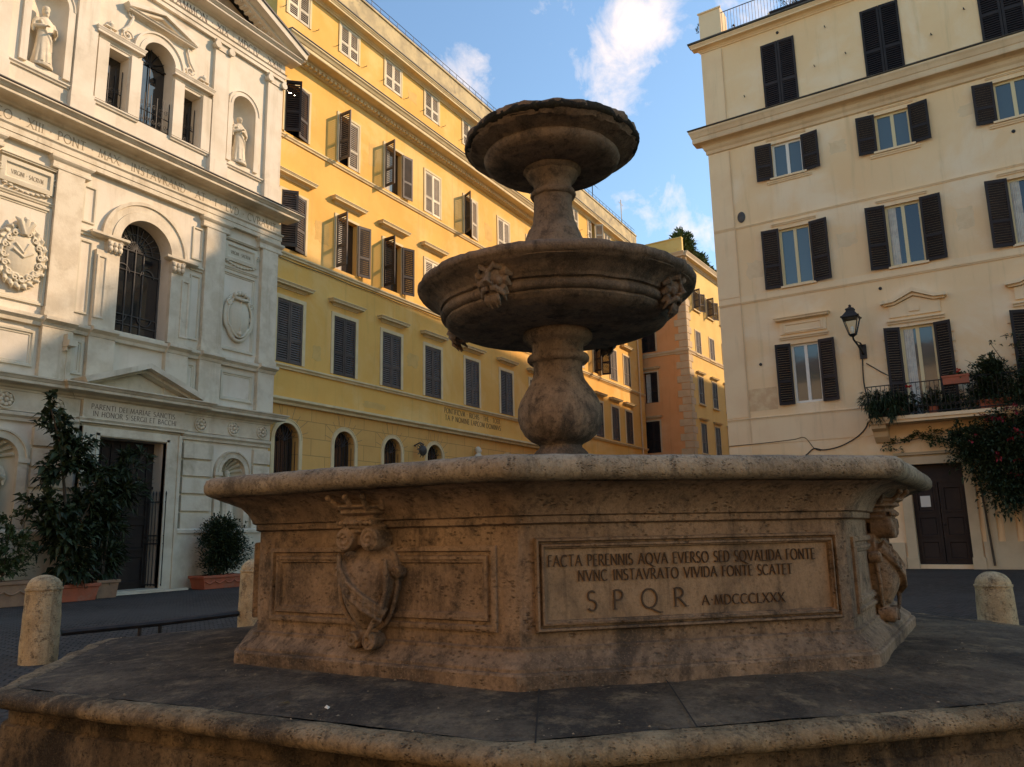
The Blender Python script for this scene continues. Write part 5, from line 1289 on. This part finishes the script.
# ------------------------------------------------------------------ plants
def leaves(blobs, n, size, mat, name, parent, seed, ratio=2.6, droop=.25, surf=.55, loc=(0, 0, 0), up=.3):
    """leaf-sized folded faces spread through several ellipsoids"""
    g = random.Random(seed); V, F = [], []
    tot = sum(bl[3] * bl[4] * bl[5] for bl in blobs)
    for bl in blobs:
        k = int(n * (bl[3] * bl[4] * bl[5]) / tot)
        tw = [(g.gauss(0, 1), g.gauss(0, 1), g.gauss(0, 1)) for _ in range(max(3, k // 22))]
        for _ in range(k):
            t = g.choice(tw); L = math.sqrt(sum(c * c for c in t)) or 1
            rr_ = g.random() ** surf * (.75 + .3 * ((hash((round(t[0], 3), seed)) % 100) / 100))
            c = Vector((bl[0] + bl[3] * (t[0] / L * rr_ + g.gauss(0, .10)), bl[1] + bl[4] * (t[1] / L * rr_ + g.gauss(0, .10)), bl[2] + bl[5] * (t[2] / L * rr_ + g.gauss(0, .10))))
            o = Vector((t[0] / L + g.gauss(0, .5), t[1] / L + g.gauss(0, .5), t[2] / L * .6 + g.gauss(up, .5))).normalized()
            sd = o.cross(Vector((g.gauss(0, .4), g.gauss(0, .4), 1))).normalized(); nn = sd.cross(o)
            s = size * g.uniform(.6, 1.35); w = s / ratio
            tip = c + o * s + Vector((0, 0, -droop * s)); m1 = c + o * s * .5
            b0 = len(V); V += [c, m1 + sd * w * .5 + nn * w * .18, tip, m1 - sd * w * .5 + nn * w * .18, m1]
            F += [(b0, b0 + 1, b0 + 4), (b0 + 1, b0 + 2, b0 + 4), (b0 + 2, b0 + 3, b0 + 4), (b0 + 3, b0, b0 + 4)]
    me = bpy.data.meshes.new(name); me.from_pydata([tuple(v) for v in V], [], F); me.materials.append(mat); me.update()
    return link_mesh(name, me, parent, loc)
def branches(parent, pts_lists, mat='bark', name='stem'):
    b = MB()
    for pts, r0, r1 in pts_lists: b.tube(pts, [r0 + (r1 - r0) * i / (len(pts) - 1) for i in range(len(pts))], 7)
    return b.build(name, M[mat], parent, 50)
T1 = empty('potted_tree', (10.35, 17.05, .28))
tag(T1, 'tall dark glossy leaved potted tree in front of the church, left of its door', 'tree')
bl1 = [(-.1, 0, 1.1, .75, .5, .6), (-.55, 0, 1.7, .5, .4, .5), (.35, -.05, 1.75, .55, .4, .5), (-.3, 0, 2.5, .5, .35, .55), (.0, 0, 3.05, .5, .35, .5), (-.55, 0, 3.35, .42, .3, .4), (-.7, 0, 3.85, .34, .27, .32), (.55, 0, 2.55, .4, .3, .3), (.0, 0, .45, .6, .4, .4)]
leaves(bl1, 3000, .23, M['leaf'], 'foliage', T1, 11, 2.3, .35, .6)
branches(T1, [([(0, 0, -.05), (-.05, 0, 1.0), (-.25, 0, 2.2), (-.45, 0, 3.2), (-.75, 0, 4.0)], .05, .012), ([(-.05, 0, .9), (.3, -.05, 1.7), (.55, 0, 2.6)], .03, .01), ([(-.1, 0, 1.4), (-.5, 0, 1.9), (-.6, 0, 2.6)], .025, .01), ([(-.3, 0, 2.4), (.0, 0, 3.0), (.15, 0, 3.4)], .02, .008)], name='trunk')
T2 = empty('potted_shrub', (11.25, 17.2, .32))
tag(T2, 'dark oleander like potted shrub reaching across the church doorway', 'shrub')
leaves([(.0, 0, .7, .5, .35, .5), (.05, 0, 1.4, .45, .35, .5), (.35, -.05, 2.1, .5, .35, .45), (.5, 0, 2.7, .36, .3, .32), (.75, 0, 3.0, .22, .2, .2), (-.2, 0, 2.2, .4, .3, .4)], 2700, .25, M['leaf'], 'foliage', T2, 12, 4.2, .2, .6)
branches(T2, [([(0, 0, -.05), (.05, 0, 1.2), (.4, 0, 2.2), (.9, 0, 3.1)], .03, .008), ([(0, 0, .2), (-.15, 0, 1.4), (-.25, 0, 2.4)], .025, .008), ([(.05, 0, 1.0), (.5, 0, 2.0), (.6, 0, 2.9)], .02, .008)])
T3 = empty('potted_shrub', (8.95, 17.0, .42))
tag(T3, 'loose shrub with one yellow bloom in the clay planter at the left edge', 'shrub')
leaves([(-.1, 0, .35, .7, .35, .4), (.15, 0, .8, .5, .35, .4), (-.3, 0, 1.0, .45, .3, .4), (.05, 0, 1.3, .3, .25, .3)], 1900, .12, M['leaf_mid'], 'foliage', T3, 13, 2.2)
branches(T3, [([(0, 0, -.05), (.05, 0, .6), (.1, 0, 1.4)], .02, .006), ([(-.2, 0, -.05), (-.25, 0, .5), (-.35, 0, 1.2)], .018, .006)])
leaves([(.22, -.1, 1.28, .07, .06, .06)], 30, .06, M['leaf_dry'], 'bloom', T3, 14, 1.5)
T4 = empty('potted_bush', (14.5, 17.25, .26))
tag(T4, 'dense round dark bush in the garlanded red planter right of the church door', 'bush')
leaves([(.05, 0, .75, .7, .45, .66), (-.1, 0, 1.15, .55, .4, .45), (.35, 0, 1.05, .58, .4, .45), (.0, 0, .35, .62, .38, .42), (.5, 0, .7, .52, .38, .45), (.1, 0, 1.4, .36, .3, .3), (.1, 0, .8, .45, .3, .5)], 10500, .09, M['leaf'], 'foliage', T4, 15, 2.4, .1, .45)
branches(T4, [([(0, 0, -.05), (.02, 0, .5), (.0, 0, 1.2)], .035, .01), ([(0, 0, .2), (.35, 0, .7), (.5, 0, 1.1)], .02, .008), ([(0, 0, .25), (-.3, 0, .7), (-.4, 0, 1.0)], .02, .008)])

# plants on and around the balcony of the corner building
def rempty(name, u, out, z): return empty(name, rpt(u, out, z), ROT_R)
def trough(u0, u1, out, z, label):
    o = rempty('balcony_planter', (u0 + u1) / 2, out, z); w = (u1 - u0) / 2; b = MB()
    b.box(-w, w, -.11, .11, 0, .24); b.box(-w - .02, w + .02, -.13, .13, .2, .25); p = b.build('trough', M['terracotta'], o)
    return tag(o, label, 'planter', 'planters on the balcony')
trough(-3.55, -2.75, .62, 4.39, 'terracotta trough with grassy plants at the left end of the balcony')
trough(-1.65, -1.0, .95, 5.12, 'long terracotta trough hooked over the middle of the balcony rail')
trough(-.95, -.1, .6, 4.39, 'terracotta trough under the bushy plant at the right end of the balcony')
p = rempty('balcony_plant', -3.2, .62, 4.6); tag(p, 'trailing grassy green plant at the left end of the balcony', 'plant')
leaves([(0, -.1, .0, .5, .2, .3), (0, 0, .25, .5, .25, .35), (-.4, -.05, .3, .35, .2, .3), (.35, 0, .15, .3, .2, .3), (-.3, -.15, -.1, .35, .15, .35), (.1, -.2, -.05, .45, .12, .3)], 4200, .17, M['leaf'], 'foliage', p, 21, 6, .5)
branches(p, [([(0, 0, -.05), (0, 0, .3)], .015, .005)])
p = rempty('balcony_plant', -.55, .6, 4.6); tag(p, 'tall bushy dark plant at the right end of the balcony', 'plant')
leaves([(0, 0, .3, .5, .3, .5), (-.1, 0, .8, .42, .28, .4), (.25, 0, .75, .4, .28, .45), (.1, -.05, 1.15, .25, .2, .25), (-.35, 0, .1, .4, .2, .4)], 5200, .12, M['leaf'], 'foliage', p, 22, 3, .2)
branches(p, [([(0, 0, -.05), (0, 0, .9)], .02, .006)])
p = rempty('geranium', -2.62, .7, 4.7); tag(p, 'red geranium on the balcony beside the grassy plant', 'flower', )
leaves([(0, 0, .2, .2, .15, .2)], 200, .08, M['leaf'], 'foliage', p, 23, 1.4); leaves([(.03, -.12, .48, .09, .08, .08)], 60, .06, M['flower_red'], 'bloom', p, 24, 1.3)
branches(p, [([(0, 0, -.3), (.02, -.1, .45)], .01, .006)])
p = rempty('geranium', -1.3, .98, 5.3); tag(p, 'small red geranium in the trough hooked on the balcony rail', 'flower')
leaves([(0, 0, .08, .28, .1, .1)], 220, .07, M['leaf'], 'foliage', p, 25, 1.4); leaves([(.05, -.05, .2, .06, .05, .05)], 40, .05, M['flower_red'], 'bloom', p, 26, 1.3)
p = rempty('potted_plant', -2.0, .5, 4.38); tag(p, 'low leafy plant on the balcony floor behind the scrolled rail', 'plant')
leaves([(0, 0, .35, .45, .2, .35), (.5, 0, .3, .3, .2, .3), (-.4, 0, .25, .3, .2, .25)], 1800, .12, M['leaf'], 'foliage', p, 27, 3)
b = MB(); b.lathe([(.1, 0), (.14, .2), (.15, .22), (.12, .22), (.0, .2)], 20); b.build('pot', M['terracotta'], p, 40)
# ivy under the balcony, and the big flowering climber
p = rempty('ivy', -2.5, .12, 3.4); tag(p, 'ragged grey green ivy creeping under the balcony above the street door', 'climber')
leaves([(-.9, 0, .3, .3, .08, .25), (-.2, -.02, .4, .6, .08, .22), (.5, -.05, .35, .5, .1, .3), (-.6, 0, .0, .15, .05, .25)], 620, .075, M['leaf_mid'], 'foliage', p, 31, 1.4, .4)
branches(p, [([(1.5, 0, -3.3), (1.4, -.02, -1), (1.0, -.03, .1), (0, -.03, .35), (-1, -.02, .2)], .03, .008)])
p = rempty('flowering_climber', -.62, .55, 0); tag(p, 'large dark climber with crimson flowers spilling beside the street door', 'climber')
leaves([(-.75, -.25, 3.75, .5, .35, .4), (-.45, -.2, 3.2, .8, .5, .8), (.1, -.3, 2.2, .7, .4, .8), (.25, -.2, 3.7, .75, .5, .75), (.8, -.2, 3.2, .8, .5, .9), (.15, -.2, 2.5, .7, .4, .7), (.9, -.2, 2.2, .7, .4, .8), (.75, -.1, 4.5, .6, .4, .6), (1.3, -.1, 3.9, .6, .4, .9), (1.3, 0, 1.3, .5, .3, .8), (.9, -.2, 5.0, .5, .3, .5), (1.35, -.1, 5.4, .5, .3, .6)], 23000, .11, M['leaf'], 'foliage', p, 32, 1.9, .3)
leaves([(.05, -.45, 4.15, .4, .2, .18), (.55, -.5, 4.25, .35, .2, .16), (-.5, -.5, 3.55, .2, .15, .1), (.5, -.6, 3.55, .4, .15, .15), (.0, -.6, 3.05, .3, .15, .12), (.65, -.6, 2.9, .35, .15, .14), (.35, -.55, 2.55, .3, .15, .12), (1.1, -.5, 3.4, .4, .2, .2), (1.1, -.5, 2.5, .4, .2, .2)], 330, .075, M['flower'], 'bloom', p, 33, 1.3)
leaves([(.55, 0, 5.4, .22, .15, .3), (.15, 0, 5.55, .3, .12, .14), (-.2, 0, 5.75, .3, .1, .1), (.75, 0, 5.95, .3, .14, .25), (1.1, 0, 5.6, .35, .2, .5), (.35, 0, 6.2, .25, .1, .1), (.9, 0, 6.35, .3, .12, .12), (1.2, 0, 4.8, .4, .2, .6)], 700, .11, M['leaf'], 'loose_sprays', p, 34, 2.0, .3)
branches(p, [([(1.0, .2, 0), (.95, .0, 1.5), (.6, -.1, 3.0), (.5, -.1, 4.2), (.6, 0, 5.4), (.2, 0, 6.3)], .05, .006), ([(1.05, .2, 0), (1.2, 0, 2.0), (1.0, 0, 4.0), (1.0, 0, 5.4), (.9, 0, 6.5)], .04, .006), ([(.6, 0, 5.0), (.1, 0, 5.5), (-.45, 0, 5.85)], .012, .004), ([(.95, 0, 5.0), (1.3, 0, 5.8), (1.4, 0, 6.4)], .012, .004)])
# terrace plants on the corner building
p = rempty('terrace_plant', -7.05, -.3, 18.92); tag(p, 'small yellowing plant on the roof terrace next to the corner pier', 'plant')
leaves([(0, 0, .15, .25, .2, .2), (.15, 0, .3, .15, .15, .15)], 380, .09, M['leaf_dry'], 'foliage', p, 41, 2.5)
for i, (u, hh, lab) in enumerate(((-4.9, 1.3, 'twiggy shrub against the sky above the closed shutters of the roof storey'), (-4.1, 1.5, 'taller bare twiggy shrub on the roof terrace right of the other terrace shrub'))):
    p = rempty('terrace_shrub', u, -.5, 18.95); tag(p, lab, 'shrub')
    g = random.Random(60 + i); L = []
    for k in range(14):
        x, z = g.uniform(-.6, .6), g.uniform(.7, hh); L.append(([(g.uniform(-.1, .1), 0, 0), (x * .5 + g.uniform(-.1, .1), g.uniform(-.1, .1), z * .6), (x, g.uniform(-.2, .2), z)], .014, .004))
    branches(p, L); leaves([(0, 0, hh * .6, .6, .25, .45)], 300, .08, M['leaf_mid'], 'foliage', p, 42 + i, 2.5)
b = MB(); b.box(-.7, .7, -.16, .16, 0, .3); b.box(-.72, .72, -.18, .18, .25, .31); o = b.build('roof_planter', M['wood'], None, None, rpt(-4.95, -.2, 18.93)); o.rotation_euler.z = ROT_R
tag(o, 'long dark planter box on the edge of the roof terrace', 'planter')
p = rempty('trailing_plant', -8.3, .02, 19.6); tag(p, 'thin trailing plant hanging off the outer side of the terrace pier', 'plant')
leaves([(0, .2, 0, .08, .2, .35)], 90, .07, M['leaf_mid'], 'foliage', p, 44, 2)
# roof garden on the orange building
for i, (dx, dy, r_, hh, lab) in enumerate(((2.6, 1.0, 1.5, 2.4, 'largest green pine bush on the roof of the orange building'), (5.6, 1.1, 1.3, 1.7, 'rounded green bush in the middle of the roof of the orange building'), (8.4, 1.2, 1.2, 1.2, 'low bush nearest the corner building on the roof of the orange building'))):
    v = Matrix.Rotation(R(-4), 4, 'Z') @ Vector((dx, dy, 20.0)); p = empty('roof_bush', OB_c + v); tag(p, lab, 'bush', 'bushes on the orange roof')
    leaves([(0, 0, hh * .55, r_, .9, hh * .5), (.5, 0, hh * .8, r_ * .6, .7, hh * .35), (-.6, 0, hh * .5, r_ * .6, .7, hh * .4), (.2, 0, hh * .98, r_ * .35, .5, hh * .25)], 5200, .3, M['leaf_roof'], 'foliage', p, 51 + i, 2.6, 0, .5)
    branches(p, [([(0, 0, 0), (0, 0, hh * .8)], .08, .03), ([(0, 0, .3), (.6, 0, hh * .7)], .05, .02), ([(0, 0, .3), (-.6, 0, hh * .6)], .05, .02)])

# ------------------------------------------------------------------ street lamp, cable, notices
SL = rempty('street_lamp', -3.78, 0, 6.6); tag(SL, 'black four sided wall lantern on a scrolled bracket on the corner building', 'lantern')
b = MB(); b.box(-.1, .1, -.06, 0, -.25, .2); b.tube([(0, -.04, -.1), (0, -.35, -.02), (-.06, -.62, .12), (-.12, -.8, .24), (-.12, -.85, .32)], [.04, .035, .03, .028, .03], 8)
b.spiral((-.02, -.26, .12), .12, 1.5, .016, 1, 22, ((0, 1, 0), (0, 0, 1))); b.tube([(0, -.03, .15), (0, -.3, .2), (-.08, -.7, .19)], .016, 6); b.build('bracket', M['iron'], SL, 40)
T = Matrix.Translation((-.12, -.85, .3)) @ Matrix.Diagonal((1.3, 1.3, .98, 1)); b = MB(); fr_ = []
for q in range(4):
    a = PI / 4 + q * PI / 2; c0, s0 = math.cos(a), math.sin(a)
    b.tube([(.1 * c0, .1 * s0, .08), (.235 * c0, .235 * s0, .6)], .014, 6, 0, T)
    a2 = a + PI / 2; c1, s1 = math.cos(a2), math.sin(a2)
    b.tube([(.235 * c0, .235 * s0, .6), (.235 * c1, .235 * s1, .6)], .018, 6, 0, T); b.tube([(.1 * c0, .1 * s0, .08), (.1 * c1, .1 * s1, .08)], .014, 6, 0, T)
    b.tube([(.26 * c0, .26 * s0, .61), (.12 * c0, .12 * s0, .8), (.09 * c0, .09 * s0, .86)], .014, 6, 0, T)
    b.ball((.26 * c0, .26 * s0, .63), .025, .025, .035, 8, 6, 0, T)
b.lathe([(.27, .6), (.28, .62), (.14, .79), (.12, .8), (.12, .86), (.14, .87), (.13, .9), (.05, .95), (.03, .98), (.045, 1.0), (.03, 1.03), (0, 1.05)], 4, 0, T @ Matrix.Rotation(PI / 4, 4, 'Z') if False else T @ Matrix.Rotation(PI / 4, 4, 'Z'))
b.lathe([(.02, 0), (.06, .03), (.09, .08), (.02, .1)], 12, 0, T); b.build('lantern_frame', M['iron'], SL)
b = MB()
for q in range(4):
    a = PI / 4 + q * PI / 2; a2 = a + PI / 2; b.add([(.095 * math.cos(a), .095 * math.sin(a), .09), (.095 * math.cos(a2), .095 * math.sin(a2), .09), (.228 * math.cos(a2), .228 * math.sin(a2), .59), (.228 * math.cos(a), .228 * math.sin(a), .59)], [(0, 1, 2, 3)], 0, T)
gl = bpy.data.materials.new('lantern glass'); gl.use_nodes = True; pb = gl.node_tree.nodes['Principled BSDF']
pb.inputs['Transmission Weight'].default_value = 1; pb.inputs['Roughness'].default_value = .15; pb.inputs['IOR'].default_value = 1.05; pb.inputs['Base Color'].default_value = (.95, .93, .86, 1)
b.build('lantern_pane', gl, SL); b = MB(); b.lathe([(.02, .1), (.035, .14), (.05, .25), (.03, .33), (0, .35)], 12, 0, T); b.build('bulb', M['paper'], SL, 50)
b = MB(); cb = [(-3.82, .03, 6.35), (-3.85, .04, 5.6), (-3.78, .04, 4.9), (-3.85, .05, 4.35), (-4.15, .05, 3.98), (-4.7, .05, 3.7), (-5.2, .05, 3.62), (-5.5, .04, 3.68), (-5.75, .03, 3.5), (-6.1, .02, 3.3)]
def smooth_pts(P, k=5):
    P = [Vector(p) for p in P]; out = []
    for i in range(len(P) - 1):
        p0, p1, p2, p3 = P[max(i - 1, 0)], P[i], P[i + 1], P[min(i + 2, len(P) - 1)]
        for j in range(k):
            t = j / k; out.append(.5 * ((2 * p1) + (-p0 + p2) * t + (2 * p0 - 5 * p1 + 4 * p2 - p3) * t * t + (-p0 + 3 * p1 - 3 * p2 + p3) * t ** 3))
    return out + [P[-1]]
b.tube([rpt(*p) for p in smooth_pts(cb)], .018, 6)
b.tube([rpt(*p) for p in smooth_pts([(-8.2, .03, 3.96), (-7.0, .03, 3.98), (-6.1, .03, 4.02), (-5.75, .03, 4.05), (-5.5, .03, 3.7), (-5.3, .03, 3.6)])], .011, 6)
b.tube([rpt(*p) for p in smooth_pts([(-3.72, .03, 6.2), (-3.3, .04, 5.85), (-2.95, .04, 5.6)])], .016, 6)
tag(b.build('cable', M['iron'], None, 50), 'slack black cable looping down the sand coloured wall from the lantern', 'cable')
b = MB(); b.lathe([(0, 0), (.15, 0), (.16, .02), (.14, .035), (0, .03)], 24, 0, Matrix.Rotation(R(90), 4, 'X') @ Matrix.Diagonal((.85, 1.25, 1, 1))); o = b.build('oval_plaque', M['lead'], None, 50, rpt(-7.2, .0, 11.86)); o.rotation_euler.z = ROT_R
tag(o, 'small dark oval plaque high on the wall at the corner of the sand coloured building', 'plaque')
b = MB(); b.box(-.13, .13, -.004, 0, -.16, .16); o = b.build('paper_notice', M['paper'], None, None, rpt(-2.55, -.118, 1.92)); o.rotation_euler.z = ROT_R
tag(o, 'white paper notice stuck on the dark street door', 'notice')
b = MB(); b.tube([(48.5, 18.6, 21.8), (48.5, 18.6, 23.9)], .03, 6); b.tube([(48.1, 18.6, 23.6), (48.9, 18.6, 23.6)], .015, 5)
tag(b.build('roof_mast', M['rcornice'], None), 'thin rust red mast on the far end of the yellow roof', 'mast')
b = MB(); b.tube([(43.6, 18.6, 21.8), (43.6, 18.6, 23.2), (45.0, 18.6, 23.2), (45.0, 18.6, 21.8)], .03, 6); tag(b.build('roof_frame', M['iron'], None), 'dark square metal frame on the yellow roof behind the upper bowl', 'frame')
# ornaments on the ground floor of the yellow building
o = empty('wall_lantern', (24.4, 18.3, 4.55)); tag(o, 'round grey wall lantern with leafy ironwork between two arched windows', 'lantern')
b = MB(); b.tube([(0, 0, .1), (0, -.3, .2), (0, -.45, .1)], .03, 6); b.spiral((0, -.2, .05), .14, 1.5, .015, 1, 20, ((0, 1, 0), (0, 0, 1)))
for k in range(10): b.tube([(.1 * math.cos(k * .628), -.42, -.1 + .1 * math.sin(k * .628)), (.3 * math.cos(k * .628), -.35, -.1 + .3 * math.sin(k * .628))], [.04, .01], 6)
b.build('bracket', M['lead'], o, 40); b = MB(); b.ball((0, -.42, -.12), .17, .15, .2, 16, 10); b.build('globe', M['lead'], o, 60)
o = empty('wall_bust', (28.75, 18.3, 4.35)); tag(o, 'small grey bust on a bracket high on the yellow ground floor wall', 'bust')
b = MB(); b.slab([(-.22, .0), (.22, 0), (.12, -.3), (0, -.4), (-.12, -.3)], -.3, 0); b.build('bracket', M['lead'], o)
b = MB(); b.ball((0, -.2, .42), .13, .13, .17, 14, 10); b.ball((0, -.2, .12), .28, .16, .2, 16, 10); b.tube([(0, -.2, .15), (0, -.2, .35)], .09, 10); b.ball((0, -.33, .42), .03, .04, .05, 8, 6); b.ball((0, -.17, .5), .14, .13, .12, 12, 8)
remesh(b.build('bust', M['church_panel'], o), .02)
# litter on the platform
def litter(px, py, z, kind, mat, label, s=1.0, rz=0):
    d = fw + r2 * ((px - 512) / FPX) - u2 * ((py - 383.5) / FPX); p = d * ((z - 1.25) / d.z)
    b = MB()
    if kind == 'butt': b.tube([(-.016 * s, 0, .005), (.016 * s, 0, .006)], .0045 * s, 8)
    elif kind == 'scrap':
        b.add([(-.025 * s, -.015 * s, .002), (.022 * s, -.018 * s, .004), (.028 * s, .014 * s, .012), (-.01 * s, .02 * s, .006), (.0, 0, .014)], [(0, 1, 4), (1, 2, 4), (2, 3, 4), (3, 0, 4)])
        n_ = len(b.v); b.add([(x, y, z_ + .0015) for x, y, z_ in b.v[:5]], [(0, 1, 4), (1, 2, 4), (2, 3, 4), (3, 0, 4)])
    else:
        b.add([(-.05 * s, 0, .004), (-.02 * s, -.02 * s, .012), (.05 * s, -.004, .006), (.0, .02 * s, .004), (0, 0, .010)], [(0, 1, 4), (1, 2, 4), (2, 3, 4), (3, 0, 4)])
    o = b.build({'butt': 'cigarette_butt', 'scrap': 'paper_scrap', 'leaf': 'fallen_leaf'}[kind], M[mat], None, None, (p.x, p.y, z + .004)); o.rotation_euler.z = rz
    return tag(o, label, {'butt': 'cigarette butt', 'scrap': 'litter', 'leaf': 'leaf'}[kind])
litter(327, 710, .535, 'scrap', 'paper', 'white paper scrap lying alone on the left half of the platform', .5, .4)
litter(363, 674, .553, 'butt', 'flower_red', 'orange red butt against the foot of the basin below the left coat of arms', 2.0, .3)
litter(794, 682, .545, 'scrap', 'paper', 'tiny white paper scrap on the platform below the inscription', .6, 1.0)
litter(861, 679, .54, 'butt', 'flower_red', 'orange butt on the platform right of the inscription', 1.4, 1.2)
litter(713, 684, .545, 'leaf', 'leaf_dry', 'small dry leaf at the foot of the basin below the large letters', .6, .7)
litter(947, 650, .53, 'leaf', 'paper', 'pale curled strip of bark on the platform at the right of the basin', 2.0, -.2)
litter(945, 667, .53, 'scrap', 'leaf_dry', 'brownish scrap just in front of the pale strip on the right', .7, .2)
# paper and leaf litter seen on the left corner
litter(285, 705, .535, 'leaf', 'leaf_dry', 'dry brown leaf beside the pale worn patch on the left of the platform', .5, 2.0)

# grit and leaf crumbs lying on the platform
g = random.Random(77); b = MB()
for k in range(620):
    a = g.uniform(-1.9, 2.1); rr_ = g.choice((g.uniform(.74, .975), g.gauss(.76, .02), g.gauss(.955, .015))); r = rr_ * platr(a, 150); s = g.choice((.003, .0035, .004, .006, .010)) * g.uniform(.6, 1.2)
    z = .574 - max(0, r - .78 * platr(a, 150)) * .075
    x, y = r * math.cos(a), r * math.sin(a); t = g.uniform(0, 6.3); c_, s_ = math.cos(t) * s, math.sin(t) * s; h = s * g.uniform(.3, .8)
    b.add([(x + c_, y + s_, z), (x - s_ * .7, y + c_ * .7, z), (x - c_, y - s_, z), (x + s_ * .6, y - c_ * .6, z), (x, y, z + h)], [(0, 1, 4), (1, 2, 4), (2, 3, 4), (3, 0, 4)])
M['grit'] = leaf_mat('grit', (.05, .04, .03), (.32, .25, .17), .9)
o = b.build('grit', M['grit'], None, None, FC); o.rotation_euler.z = FT; o['kind'] = 'stuff'
